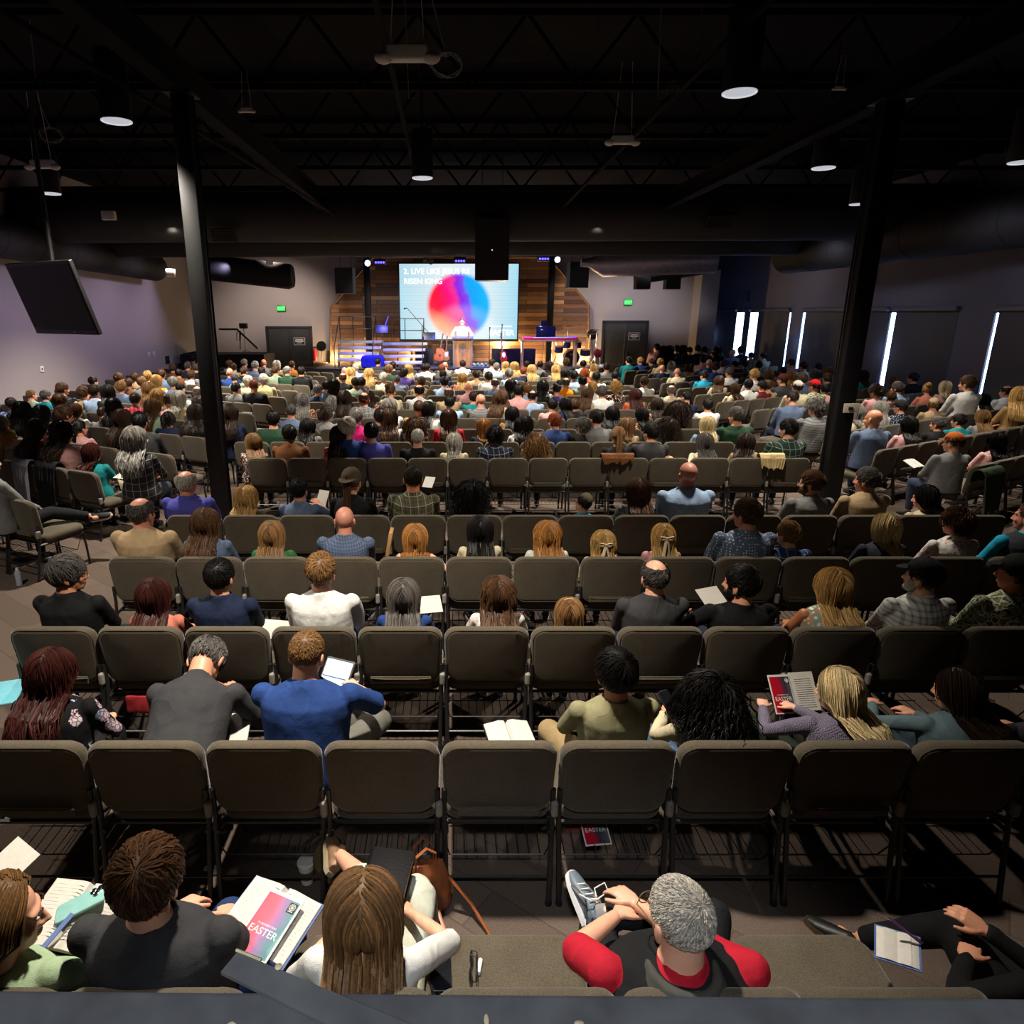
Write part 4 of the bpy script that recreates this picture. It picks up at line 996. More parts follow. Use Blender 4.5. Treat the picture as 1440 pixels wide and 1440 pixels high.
# drum kit
p=on(803,27.2); o=empty('drum_kit',p+V((0,0,0))); tag(o,'drum kit with black bass drum and chrome hardware at stage right','drum kit')
M_DR=plain('drum_shell',(.02,.02,.05),.25,0,.6,9,.2); M_CY=plain('cymbal_bronze',(.28,.2,.09),.35,.9,.5,18,.2)
mk('bass_drum',MB().tube([(0,-.2,.30),(0,.25,.30)],.29,28),M_DR,o); mk('drum_head',MB().tube([(0,-.215,.30),(0,-.2,.30)],.275,28),BLACKP,o); hp=MB(); hp.tube([(math.cos(a)*.285,-.22,.30+math.sin(a)*.285) for a in [2*math.pi*k/28 for k in range(29)]],.016,6); mk('hoop',hp,CHROME,o)
mk('badge',MB().box((0,-.22,.42),(.2,.006,.04)),WHITEP,o)
for x,y,z,r in ((-.2,-.05,.80,.15),(.2,-.05,.80,.16),(-.5,.0,.62,.17),(.55,.05,.5,.2)): t_=mk('tom',MB().tube([(x,y,z-.13),(x,y-.03,z+.09)],r,20),M_DR,o); mk('rim',MB().tube([(x,y-.03,z+.08),(x,y-.032,z+.1)],r+.012,20),CHROME,t_)
for x,y,z,r in ((-.75,.1,1.05,.2),(-.1,.35,1.45,.24),(.75,.2,1.15,.22),(1.0,.3,1.3,.18),(-.55,.35,1.3,.2)):
    c=mk('cymbal',MB().rings([(V((x,y,z+dz)),V((rr,0,rr*.12)),V((0,rr,0))) for dz,rr in ((0,r),(.004,r),(.02,r*.3),(.035,r*.15))],22),M_CY,o)
    s_=MB().tube([(x,y,z),(x,y,.1)],.012,6)
    for k in range(3): a=k*2.1; s_.tube([(x,y,.3),(x+math.cos(a)*.26,y+math.sin(a)*.26,.01)],.011,6)
    mk('cymbal_stand',s_,CHROME,o)
mk('throne',MB().tube([(.1,.75,0),(.1,.75,.5),(.1,.75,.5),(.1,.75,.58)],[.03,.03,.17,.17],16),BLACKP,o)
pl=MB().box((on(806,27.2).x,27.1,SZ+.001),(3.0,1.9,.02)); tag(mk('drum_rug',pl,plain('rug_grey',(.06,.05,.05),.95,0,.1,40,.2),smooth=False),'dark rug under the drum kit','rug')
for o_ in [q for q in bpy.data.objects if q.name=='drum_kit']: o_.location.z+=.012
# small stage items
p=on(672,26.35); o=empty('pedal_board',p); tag(o,'pedal board with small teal lights on the stage floor','pedal board'); mk('tray',MB().box((0,0,.05),(.8,.35,.07),Matrix.Rotation(R(15),3,'X'),bev=.01),CHROME,o)
for k in range(5): d_=mk('pedal',MB().box((-.3+.15*k,-.02,.11),(.10,.14,.05),bev=.008),plain('pedal_%d'%k,[(.1,.4,.4),(.5,.5,.5),(.1,.3,.35),(.4,.4,.42),(.05,.2,.2)][k],.4,0,.4,20,.1),o); mk('indicator',MB().ell((-.3+.15*k,-.05,.15),(.018,.018,.01)),plain('led_teal%d'%k,(.1,.5,.5),.4,em='50ffe0',ems=1.2),d_)
p=on(524,25.9); dr=MB(); dr.cushion(.82,.44,.5,.06,.05); r_=remesh(dr,.03,2,.02,5,3); tag(mk('covered_box',r_,plain('blue_cloth',(.012,.014,.42),.8,0,.1,8,.2),loc=(p.x,p.y,SZ+.235)),'box under a vivid blue cloth at the front of the risers','covered box')
for px,D,w,h,lab in ((597,27.6,.7,.62,'dark amplifier cabinet left of the acoustic guitar'),(641,27.4,.6,.75,'dark amplifier cabinet behind the pulpit'),(722,27.6,1.7,.62,'long grey equipment case below the plank backdrop, right of the pulpit')):
    p=on(px,D); o=empty('amplifier',p); tag(o,lab,'amplifier','amplifiers and cases upstage'); mk('cabinet',MB().box((0,0,h/2),(w,.4,h),bev=.02),M_DUCT,o); mk('grille',MB().box((0,-.205,h*.45),(w*.86,.012,h*.7)),BLACKP,o); mk('carry_handle',MB().tube([(-.1,0,h),(-.08,0,h+.04),(.08,0,h+.04),(.1,0,h)],.012,6),BLACKP,o)
o=stand('microphone_stand',763,26.9,1.5,'stand with a dark camera-like box above the keyboard','equipment stand'); mk('box_head',MB().box((0,0,1.58),(.26,.2,.24),bev=.02),BLACKP,o)
o=stand('fan_stand',831,27.9,1.05,'small grey fan on a stand at the right edge of the stage','fan'); mk('fan_cage',MB().tube([(0,-.08,1.15),(0,.06,1.15)],.2,20),M_DUCT,o)
p=on(843,26.2)
for k,(dx,c,lab) in enumerate(((-.12,WHITEP,'left white folded napkin pile on the stage corner'),(.16,WHITEP,'right white folded napkin pile on the stage corner'))):
    tag(mk('napkin_pile',MB().box((p.x+dx,p.y,SZ+.05),(.22,.2,.1),Matrix.Rotation(R(14*k),3,'Z'),bev=.01),c),lab,'napkins','white piles on the stage corner')
mfan=plain('pink_plastic',(.5,.04,.1),.5,0,.3,12,.15); p=on(840,27.0); o=empty('pink_flower_pot',p); tag(o,'round dark pink bouquet by the right stage corner','bouquet'); mk('blooms',remesh(MB().ell((0,0,.48),(.16,.14,.17)),.02,1,.04,14,2),mfan,o); mk('vase',MB().tube([(0,0,0),(0,0,.2),(0,0,.36)],[.06,.09,.05],14),GUN,o)
# preacher
pr,pp=hero('preacher in a white long-sleeved shirt standing behind the wooden pulpit',(pc.x-.02,26.5,SZ),180,'f','Z','g','wh',1.0,'20242c',stand=True,face=True,seed=9,build=1.12,lh=(-.30,.30,1.10),rh=(.30,.30,1.10),pitch=-8,lean=4,fold=.008,hero_hair=False)
# hanging speakers and stage lights
def hang(px,py,D,w,h,d,lab,rotz=0,wedge=0):
    p=atD(px,py,D); o=empty('hanging_loudspeaker',p,(0,0,R(rotz))); tag(o,lab,'loudspeaker','black loudspeakers hung over the stage'); m=MB()
    m.prism([V((-w/2,-d/2,-h/2)),V((w/2,-d/2,-h/2)),V((w/2*.8,d/2,-h/2)),V((-w/2*.8,d/2,-h/2))],(0,0,h)); mk('cabinet',m,BLACKP,o,smooth=False)
    mk('grille',MB().box((0,-d/2-.006,0),(w*.93,.012,h*.95)),BLK,o,smooth=False)
    for g in (-1,1): mk('hanging_cable',MB().tube([(g*w*.3,0,h/2),(g*w*.3,0,h/2+1.6)],.008,5),BLK,o)
    return o
o=hang(691,352,17.0,.78,1.35,.6,'big black loudspeaker hung in front of the screen'); mk('status_light',MB().ell((0,-.32,-.02),(.012,.006,.012)),plain('status_led',(.5,.6,.7),.4,em='d0e8ff',ems=2),o)
hang(487,395,25.5,.66,.86,.5,'black loudspeaker hung at the left side of the stage',-12); hang(811,387,25.5,.70,.86,.5,'black loudspeaker hung at the right side of the stage',12)
bar=MB(); a,b=atD(505,366,25.2),atD(800,362,25.2); bar.tube([a+V((0,0,.12)),b+V((0,0,.12))],.04,8); tag(mk('lighting_bar',bar,BLK),'black lighting bar across the front of the stage','lighting bar')
lb=[q for q in C.objects if q.name=='lighting_bar'][0]
for k in range(6):
    c=a.lerp(b,(k+.5)/6); mk('drop_rod',MB().tube([c+V((0,0,.12)),V((c.x,c.y,6.2))],.012,6),BLK,lb)
M_BLUE=plain('blue_stage_led',(.2,.2,.9),.4,em='4038ff',ems=7); M_BL2=plain('white_stage_led',(.6,.7,.9),.4,em='c8d8ff',ems=6)
for px,py,lab in ((534,369,'blue stage wash light left of the screen'),(647,367,'blue stage wash light above the screen'),(765,364,'blue stage wash light right of the screen')):
    p=atD(px,py,25.1); o=empty('stage_light',p); tag(o,lab,'stage light','blue wash lights on the lighting bar'); mk('housing',MB().box((0,.07,.02),(.42,.14,.2),bev=.02),BLACKP,o); mk('clamp',MB().box((0,.09,.13),(.05,.05,.1)),BLACKP,o)
    for k in range(4): mk('led_lens',MB().tube([(-.135+.09*k,-.015,0),(-.135+.09*k,.005,0)],.036,12),M_BLUE,o)
for px,py,lab in ((517,370,'round stage spotlight at the left end of the bar'),(784,365,'round stage spotlight at the right end of the bar')):
    p=atD(px,py,25.1); o=empty('stage_light',p); tag(o,lab,'stage light','round spots on the lighting bar'); mk('housing',MB().tube([(0,.2,.06),(0,0,0)],[.09,.11],16),BLACKP,o); mk('clamp',MB().box((0,.09,.1),(.05,.05,.14)),BLACKP,o); mk('led_lens',MB().tube([(0,-.012,-.003),(0,.004,0)],.095,16),M_BL2,o)
for px,py,lab in ((507,370,'small moving light far left on the bar'),(598,366,'left small unlit fixture above the screen'),(606,367,'right small unlit fixture above the screen')):
    p=atD(px,py,25.1); o=empty('stage_light',p); tag(o,lab,'stage light'); mk('housing',MB().tube([(0,.1,.04),(0,-.1,-.04)],[.06,.09],14),BLACKP,o); mk('yoke',MB().tube([(-.1,0,0),(-.1,0,.16),(.1,0,.16),(.1,0,0)],.012,5),CHROME,o)
# left side: ramp wall, rail, extinguisher, steps
a,b=atD(256,512,25.9),atD(372,500,25.9); struct('trim_4',MB().box(((a.x+b.x)/2,26.6,.62),(b.x-a.x,1.6,1.24)),M_DUCT,label='black ramp half wall left of the stage')
p0=atD(308,463,26); o=empty('hand_rail',(p0.x,26,1.24)); tag(o,'black hand rail above the ramp wall left of the stage','hand rail')
def L(px,py): return atD(px,py,26)-V(o.location)
mk('rail_bar',MB().tube([L(308,463),L(334,463),L(334,464),L(362,490)],.035,8),BLK,o); mk('rail_bar',MB().tube([L(258,498),L(300,490)],.03,8),BLK,o)
for q in ((338,465),(362,490)): mk('post',MB().tube([L(*q),L(q[0],491)],.025,6),BLK,o)
lp=MB(); lp.tube([L(333,467),L(337,467),L(337,479),L(333,479),L(333,467)],.02,6); mk('loop',lp,BLK,o)
o2=stand('microphone_stand',345,26.5,1.0,'tripod stand with a small camera on the ramp left of the stage','tripod'); o2.location=V((atD(345,490,26.4).x,26.4,1.24)); o2.scale=(.95,.95,.95); mk('camera_head',MB().box((0,0,1.06),(.3,.2,.2),bev=.02),BLACKP,o2)
p=atD(443,497,28.6); o=empty('fire_extinguisher',p); tag(o,'red fire extinguisher on the wall right of the left back door','fire extinguisher'); mk('cylinder',MB().tube([(0,0,-.28),(0,0,.12),(0,0,.2)],[.09,.09,.03],14),plain('extinguisher_red',(.5,.02,.02),.35,0,.5,12,.1),o); mk('valve',MB().box((0,0,.24),(.12,.05,.06)),BLACKP,o); mk('hose',MB().tube([(.05,0,.22),(.14,-.02,.1),(.12,-.02,-.15)],.014,6),BLACKP,o)
st_=stand('microphone_stand',451,28.0,1.6,'thin stand with a round grey fan left of the risers','fan stand'); st_.location.z=0.0; st_.location.y=28.3; st_.scale=(1,1,1.0); mk('round_head',MB().tube([(0,-.05,1.42),(0,.05,1.42)],.2,18),M_DUCT,st_)
p=atD(446,508,27.6); tag(mk('wooden_crate',MB().box((p.x,28.4,.62),(.5,.35,.3),bev=.01),plain('crate_wood',(.25,.13,.06),.7,0,.3,8,.2)),'small wooden crate beside the left stage end','crate'); tag(mk('side_table',MB().box((p.x,28.4,.235),(.6,.4,.47),bev=.01),M_DUCT),'black side table under the wooden crate','table')
for k in range(3): 
    struct('trim_%d'%(5+k),MB().box((xa-.45-.0*k,SY+.5+.28*k,.12+.12*k),(.85,.28,.24+.24*k)),M_STAGE,label='black stage step %s from the floor at the left stage end'%NUM[k+1])
# ------------------------------------------------------------------ chairs
PITCHX=.54
def bend(q): return V((q.x*(1-.05*(q.z<0)*(-q.z/.2)), q.y+.10*(q.x/.26)**2*.25-.028*(q.z/.2), q.z))
def chair_meshes():
    m={}
    b=MB(); b.cushion(.530,.405,.075,.085,.034,Matrix.Translation((0,.0,.66)),bend,nc=8)
    z1=.195
    def outl(k): 
        pts=[]
        for cx,cz,a0 in ((.255-.085,z1-.085,0),(-.255+.085,z1-.085,90),(-.255+.085,-z1+.085,180),(.255-.085,-z1+.085,270)):
            for i in range(6): a=R(a0+18*i); q=bend(V((cx+.083*math.cos(a),0,cz+.083*math.sin(a)))); pts.append(V((q.x,q.y-.030,q.z+.66)))
        return pts
    p=outl(0); b.tube(p+[p[0]],.0042,5,False); m['backrest']=b.mesh('backrest',(UPH,))
    k=MB(); k.tube([(-.19,-.042,.520),(-.10,-.040,.512),(.10,-.040,.512),(.19,-.042,.520)],.0045,5); k.box((0,-.036,.505),(.38,.008,.05),bev=.003); m['card_pocket']=k.mesh('card_pocket',(UPH,))
    s=MB(); s.cushion(.525,.50,.095,.09,.042,Matrix.Translation((0,.295,.425))@Matrix.Rotation(R(-88),4,'X'),nc=6); m['seat']=s.mesh('seat',(UPH,))
    for g,n in ((-1,'l'),(1,'r')):
        r=MB(); r.tube([(g*.255,.0,.60),(g*.255,.005,.46),(g*.25,-.03,.25),(g*.245,-.07,.012)],[.013]*4,8); r.tube([(g*.245,-.07,.0),(g*.245,-.07,.02)],.017,8); m['rear'+n]=r.mesh('leg',(BLK,))
        f=MB(); f.tube([(g*.245,.50,.39),(g*.245,.52,.2),(g*.245,.53,.012)],[.0125]*3,8); f.tube([(g*.245,.53,0),(g*.245,.53,.02)],.017,8); m['front'+n]=f.mesh('leg',(BLK,))
    fr=MB(); 
    for g in (-1,1): fr.tube([(g*.245,-.02,.375),(g*.245,.50,.375)],.012,6)
    fr.tube([(-.245,.05,.375),(.245,.05,.375)],.012,6); fr.tube([(-.245,.48,.375),(.245,.48,.375)],.012,6); fr.tube([(-.245,-.045,.14),(.245,-.045,.14)],.007,6); m['seat_frame']=fr.mesh('seat_frame',(BLK,))
    rk=MB()
    for i in range(9): rk.tube([(-.21+.0525*i,.03,.20),(-.21+.0525*i,.42,.20)],.003,4)
    for y in (.03,.22,.42): rk.tube([(-.23,y,.20),(.23,y,.20)],.004,4)
    for g in(-1,1): rk.tube([(g*.23,.03,.20),(g*.245,-.02,.3)],.004,4); rk.tube([(g*.23,.42,.2),(g*.245,.48,.36)],.004,4)
    m['book_rack']=rk.mesh('book_rack',(BLK,))
    gb=MB(); gb.cushion(.035,.085,.05,.016,.014,Matrix.Translation((.262,-.005,.50))); m['gusset_wing']=gb.mesh('gusset_wing',(GUN,))  # fabric gusset beside the backrest, its lit look put into the grey colour
    fa=MB(); fa.cushion(.522,.405,.075,.085,.034,Matrix.Translation((0,.0,.66)),bend,nc=3); fa.cushion(.525,.50,.095,.09,.042,Matrix.Translation((0,.295,.425))@Matrix.Rotation(R(-88),4,'X'),nc=3); fa.cur=1
    for g in (-1,1): fa.tube([(g*.255,.0,.60),(g*.25,-.03,.25),(g*.245,-.07,0)],.013,5); fa.tube([(g*.245,.50,.39),(g*.245,.53,0)],.013,5)
    m['far']=fa.mesh('church_chair',(UPH,BLK)); m['farmb']=fa; return m
CM=chair_meshes()
def chair(x,y,rz,full):
    if full:
        o=empty('church_chair',(x,y,0),(0,0,rz))
        for n,k in (('backrest','backrest'),('seat','seat'),('leg','rearl'),('leg','rearr'),('leg','frontl'),('leg','frontr'),('seat_frame','seat_frame'),('book_rack','book_rack'),('gusset_wing','gusset_wing')): ob(n,CM[k],o)
        if int(abs(x*7.3+y*3))%3==0: ob('card_pocket',CM['card_pocket'],o)
        return o
    return ob('church_chair',CM['far'],None,(x,y,0),(0,0,rz))
# rows: centre (direction straight), left block (turned right), right block (turned left)
AL,AR=R(26),R(30)
NL,NR,NC=V((math.sin(AL),math.cos(AL),0)),V((-math.sin(AR),math.cos(AR),0)),V((0,1,0))
EL,ER=V((-math.cos(AL),math.sin(AL),0)),V((math.cos(AR),math.sin(AR),0))
SL0=V((-4.26,8.07,0)).dot(NL); SR0=V((6.09,9.55,0)).dot(NR)
DC=[1.50,2.69,3.87,5.13,6.30]+[8.98+1.19*k for k in range(13)]
ROWN=['nearest row by the railing','second row from the railing','third row from the railing','fourth row from the railing','fifth row from the railing']+['%s row past the cross aisle'%NUM[k+1] for k in range(13)]
seats=[]   # (pos, rz, block, row, seat no)
for k,D in enumerate(DC):
    n0,n1=(-5,9) if k<3 else ((-5,10) if k<5 else (-6 if k>5 else -6,9))
    if k==5: n0=-5
    for j,i in enumerate(range(n0,n1)):
        seats.append((V((-.05+PITCHX*(i+.5),D,0)),0.0,'centre',k,j+1))
for k in range(-1,12):
    s=SL0+1.19*k; x=-4.30 if k<1 else -3.80; y=(s-x*NL.x)/NL.y; p=V((x,y,0)); j=0
    while True:
        q=p+EL*PITCHX*(j+.5)
        if q.x<XL+.38 or q.y>25.2 or (k==-1 and j>6): break
        j+=1; seats.append((q,-AL,'left',k+1,j))
for k in range(-1,13):
    s=SR0+1.19*k; x=6.62 if k<0 else 6.02 if k<4 else 5.75; y=(s-x*NR.x)/NR.y; p=V((x,y,0)); j=0
    while True:
        q=p+ER*PITCHX*(j+.5)
        if q.x>XR-.38 or q.y>27.2: break
        j+=1; seats.append((q,AR,'right',k+1,j))
def inview(q,z=.86):
    d=q.y*CS-(z-CAMH)*SN
    if d<.2: return False
    px=PX0+FPX*q.x/d; return -90<px<1530
def rowname(b,k):
    if b=='centre': return ROWN[k]
    return '%s row of the %s block'%(NUM[k+1],b)
vis=[s for s in seats if inview(s[0])]
vis.sort(key=lambda s:s[0].length)
NEARCH=300
for n,(q,rz,b,k,j) in enumerate(vis[:NEARCH]):
    o=chair(q.x,q.y,rz,n<150); o['category']='chair'; o['group']='taupe upholstered church chairs in rows'
    e='from the left' if b=='centre' else 'from the aisle'
    o['label']='taupe church chair, %s seat %s in the %s'%(NUM[j],e,rowname(b,k))
far=MB()
for q,rz,b,k,j in vis[NEARCH:]: far.join(CM['farmb'],Matrix.Translation(q)@Matrix.Rotation(rz,4,'Z'))
if far.v:
    o=mk('church_chair_rows',far,(UPH,BLK)); tag(o,'mass of taupe church chairs in the farthest rows nearest the stage','chairs',kind='stuff')
# ------------------------------------------------------------------ the congregation
# zoomed views: id -> (x0, y0, scale); entries: x,y,hair,hair colour,shirt[,flags]  flags: f woman, <> head turned, s short sleeve, skin letter after /
ZV={'G':(480,490,5.538),'H':(700,490,5.538),'I':(900,470,5.143),'J':(1140,490,4.8),'L':(0,500,4.8),'F':(260,480,5.538)}
DATA='''
G 25,182,B,m,be
G 72,188,L,y,wh,f
G 110,155,S,w,lb
G 215,195,W,y,ta,f
G 285,108,S,d,dg
G 370,165,H,l,dn,f
G 402,140,S,d,bk
G 525,165,L,y,gy,f
G 490,190,S,d,pu
G 640,155,S,k,lb
G 668,152,S,d,wh
G 808,135,B,m,gy,/r
G 783,165,S,r,dg
G 945,125,S,d,wh
G 1175,118,S,d,wh
G 1208,148,S,g,lb
G 1278,135,L,y,wh,f
G 1348,142,W,y,pk,f
G 12,232,T,m,bk
G 110,272,S,d,sg
G 158,270,S,d,gy
G 330,232,H,w,cr,f
G 432,248,Z,s,gb,/r
G 482,215,S,k,pu
G 625,265,S,m,be+s
G 800,268,S,k,lb
G 792,208,S,k,nv
G 942,232,L,y,sa,f
G 1050,212,S,d,be
G 1148,225,S,d,wh
G 1196,275,T,s,gb
G 1320,285,L,k,bk,f
G 1378,335,S,k,pk
G 608,335,T,k,wh+c
G 385,335,U,m,cr,f
G 180,400,T,d,gy+p
G 30,385,L,k,dg,f
G 215,378,L,d,br+f,f
G 372,455,W,g,wh,f
G 990,308,B,m,pk+c,/r
G 838,355,T,m,be,/r
G 1030,385,S,d,te
G 1085,410,B,m,gy+s,/r
G 1236,390,W,m,cr,f
G 605,468,Z,m,ta,/l
G 675,478,L,k,wh,f
G 843,425,S,k,lb,s
G 1330,512,L,k,ta,f
G 116,535,S,g,mg
G 45,622,H,w,bl,f
G 308,540,S,d,bl
G 372,545,W,m,wh,f
G 575,605,X,m,pk+f,f
G 836,545,L,m,re,f
G 1110,612,O,c,nv,f
G 235,658,S,k,vi
G 594,700,Z,w,bk
G 878,752,O,w,cr,f
G 1200,685,C,k,nv+p
G 1405,605,L,k,wh,f
H 200,182,S,r,nv
H 265,165,L,y,lg,f
H 330,132,S,d,gy
H 90,198,H,g,lb,f
H 225,130,S,d,be
H 400,140,W,d,bk,f
H 452,165,L,y,gy,f
H 535,108,C,m,dg
H 525,195,L,k,bk,f
H 530,272,T,s,or,/o
H 592,218,S,k,lb
H 665,125,S,d,wh
H 676,195,L,r,te,f
H 750,155,L,y,wh,f
H 765,228,S,k,wh
H 848,150,S,d,gy
H 915,215,S,k,bk
H 1022,98,S,k,te,<
H 1112,100,S,y,bl,<
H 1200,108,S,s,dg,<
H 1282,160,B,m,nv
H 1268,112,H,y,be,f
H 1345,75,B,m,pk,/r
H 1355,142,L,g,gy,f
H 1400,188,B,m,cr,/r
H 660,262,S,k,sg
H 738,310,H,y,wh
H 700,350,L,m,be,f
H 810,345,S,s,wh
H 922,305,C,y,bk+f,f
H 1140,265,S,d,wh+c
H 1350,330,T,g,cr+p
H 1070,365,W,a,co,f
H 1240,440,L,d,br+f,f
H 100,292,L,k,nv,f
H 150,332,L,k,pk,f
H 225,318,H,l,lb,f
H 268,378,T,k,lb
H 350,298,L,k,wh,f
H 460,325,U,k,pu,f
H 425,445,S,k,pk
H 525,440,L,k,bl,f
H 598,445,S,m,bk
H 892,510,L,k,dg,f
H 768,548,S,k,gy
H 1005,605,O,l,be,f
H 1118,520,L,k,br+f,f
H 108,515,L,k,ta,f
H 213,590,L,k,wh,f
H 445,572,S,r,bl+c
H 668,605,C,s,bk
H 935,685,P,l,bk,f
H 310,740,X,l,gy,f
H 1330,605,X,d,wh,f
H 1195,660,S,k,dg
H 1398,485,X,d,bl,f
H 30,372,W,m,cr,f
I 125,92,S,k,pk,<
I 175,118,L,k,bk,f
I 215,112,L,k,pk,f
I 268,105,S,k,bk
I 312,108,L,d,bk,f
I 360,122,Z,m,nv
I 420,110,S,k,bk
I 530,145,T,s,dg,<
I 470,120,S,k,dg
I 672,138,B,m,gb,<
I 805,158,S,d,ol,<
I 895,162,S,d,sg,<
I 730,120,S,k,bk
I 560,115,L,d,bk,f
I 1095,212,S,m,pk,<
I 1185,236,S,d,lg,<
I 1290,245,S,k,bk
I 1368,272,O,l,gy,f
I 228,222,L,g,gy,f
I 355,245,W,m,dn,f
I 455,190,S,d,pk
I 500,212,B,m,bl
I 545,240,H,m,bl,f
I 600,222,S,s,wh
I 690,225,S,d,mr
I 760,225,S,d,gy,<
I 860,228,S,d,sg
I 832,295,H,y,wh,f
I 650,280,S,s,wh
I 575,340,L,m,cr,f
I 468,302,S,d,tq,<
I 30,350,S,m,wh
I 685,400,W,m,cr,f<
I 785,370,S,k,wh
I 885,380,K,k,dr,<k151515
I 1035,335,K,d,dg,<k4a1018
I 1035,272,K,k,pk,k111111
I 935,300,L,m,gy,f
I 1090,305,L,c,bk,f
I 1180,330,S,m,gb
I 1260,288,W,g,lb,f
I 1355,322,S,m,bk
I 1140,388,K,d,cr,kc8c4ba
I 1265,380,K,d,ol+m,<kc81018
I 1340,400,S,k,pk
I 925,375,S,m,be
I 1105,465,Z,d,gb,<
I 1280,535,C,s,gy+s,<
I 1075,690,S,k,dn+p
I 700,595,S,s,dn,<
I 485,655,L,p,lb,f
I 490,518,S,k,wh
I 335,460,Z,k,nv
I 272,545,X,d,gb,f
I 765,785,W,d,be,f
J 355,185,O,a,te,f
J 572,225,W,m,dg,f
J 695,205,S,k,bk,<
J 788,278,U,y,sa,f
J 910,262,O,p,pk,f
J 1070,212,S,m,wh,<
J 1325,295,T,d,wh,<g
J 1412,320,L,y,ta,f
J 445,290,C,d,pk,f<
J 590,272,S,s,lb,<
J 545,330,S,m,dg
J 830,382,K,l,be,kb09a74
J 1040,332,S,k,gy
J 1165,362,L,k,wh,f
J 475,405,L,g,wh,f
J 610,400,K,k,nv+d,<k1a1a1a
J 312,432,O,g,cr,f
J 430,480,B,d,gb,</t
J 665,520,L,k,pk,f
J 1005,500,S,k,te,<g
J 1160,465,L,l,gy,f
J 1435,450,H,m,sg,f
J 850,590,S,s,bk,<
J 970,640,K,d,gy,q<kb05a1c
J 1250,650,L,k,pk+f,fq
L 75,330,S,d,lb
L 150,372,L,k,mr,f
L 208,270,Z,l,sg,>
L 305,275,S,s,te,>
L 418,230,S,m,bk+s,>
L 400,312,H,m,dg,f
L 560,255,H,m,be,f
L 625,178,S,k,lb,>
L 640,248,S,d,lb,>
L 615,302,B,m,gy+s
L 725,248,L,k,bk,f
L 800,158,S,m,be,>
L 815,215,H,l,gb,f
L 868,190,S,m,br,f
L 912,150,H,m,be,f
L 955,182,H,l,wh,f
L 995,140,H,y,be,f
L 1000,225,L,l,gy,f
L 1055,172,O,y,or,f
L 1090,130,S,m,gb
L 1165,90,S,m,br
L 1165,185,H,g,lb,f
L 1215,222,S,k,dg
L 1265,75,Z,s,nv,/r
L 1320,85,S,s,bk
L 1368,45,B,m,pu,/r
L 1370,120,S,m,gy
L 1205,122,S,k,br
L 1290,132,H,m,wh,f
L 1330,252,T,g,wh
L 1060,278,O,y,lb,f
L 1205,290,O,w,cr,f
L 1140,312,U,m,pk,f
L 1030,352,W,m,sg,f
L 912,300,S,d,re+p
L 765,342,L,k,wh,f
L 690,395,Z,m,gy
L 825,430,L,d,br+f,f
L 942,450,S,k,dg
L 510,372,W,m,wh,f>
L 425,400,H,m,bl,f>
L 280,397,L,k,mr,f
L 95,430,S,s,re,>/r
L 238,500,W,m,br,f>
L 415,520,W,d,pk,f
L 540,512,P,k,pk,f
L 60,565,P,y,cr,f>
L 345,600,B,m,bl,>/r
L 405,690,C,k,dg,>
L 620,680,W,a,te,f>
L 905,565,W,g,dg+p,f
L 1135,435,C,k,nv
L 1318,390,L,d,be,f
L 0,480,S,g,wh
L 1330,330,S,s,be
F 22,190,S,s,be
F 60,142,S,d,br
F 345,178,H,l,wh,f
F 375,205,H,m,be,f
F 350,250,B,m,bl,/r
F 385,285,S,s,sg
F 460,172,S,g,nv,>
F 460,235,S,m,bk,>
F 545,192,S,g,gb,>
F 612,172,B,m,gy,/r
F 597,240,S,d,dg
F 715,182,O,w,be,f
F 705,230,S,m,sg,>
F 795,232,T,g,dn
F 830,188,S,m,mu,>
F 905,238,S,k,bk
F 490,312,H,w,cr,f
F 395,370,S,k,gy,>
F 535,350,Z,r,bk,/t
F 612,302,S,w,ye
F 80,560,L,k,pk,f
F 1035,382,S,g,nv
F 1110,352,S,d,gb,>
F 1160,345,L,k,dn,f
F 918,462,W,g,br+f,f
F 1145,485,C,g,gy,f
F 1245,445,L,d,dg+f,f
F 1395,462,T,r,gy
F 828,550,Z,s,gb,/t
F 1095,575,C,d,gy
F 690,612,S,k,dn,s
F 955,665,W,k,gy,f
F 815,730,S,k,br,/b
F 535,810,L,l,dg+f,f
F 1200,735,L,d,re+f,f
F 345,560,L,d,nv,f
'''
OCC={}
people=[]
STZ=stock('m',0)[0][0].hc.z
def place(px,py,near=False):
    r=xr(px,py); t=tdown(py); D0=(CAMH-1.10)/t; x0=r*D0
    if x0<-3.5: N,s0,rz,b=NL,SL0,-AL,'left'
    elif x0>4.95 and D0>8.2: N,s0,rz,b=NR,SR0,AR,'right'
    else: N,s0,rz,b=NC,None,0.0,'centre'
    best=None
    if b=='centre': rows=list(enumerate(DC))
    else: rows=[(k+1,s0+1.19*k) for k in range(0 if b=='left' else -1,14)]
    for k,s in rows:
        if b=='right' and (k==0)!=near: continue
        D=(s+.25)/(r*N.x+N.y); z=CAMH-t*D
        e=abs(z-1.125)+(9 if (r*D>XR-.55 or r*D<XL+.5 or D>27.6) else 0)
        if best is None or e<best[0]: best=(e,k,D,z)
    e,k,D,z=best; sc=min(1.16,max(.86,z/STZ)); return V((r*D,D,0)),rz,b,k,sc,N
rs=random.Random(3)
PANTS=['1a2236','22222a','2c3448','3a3226','14161c','343a44']
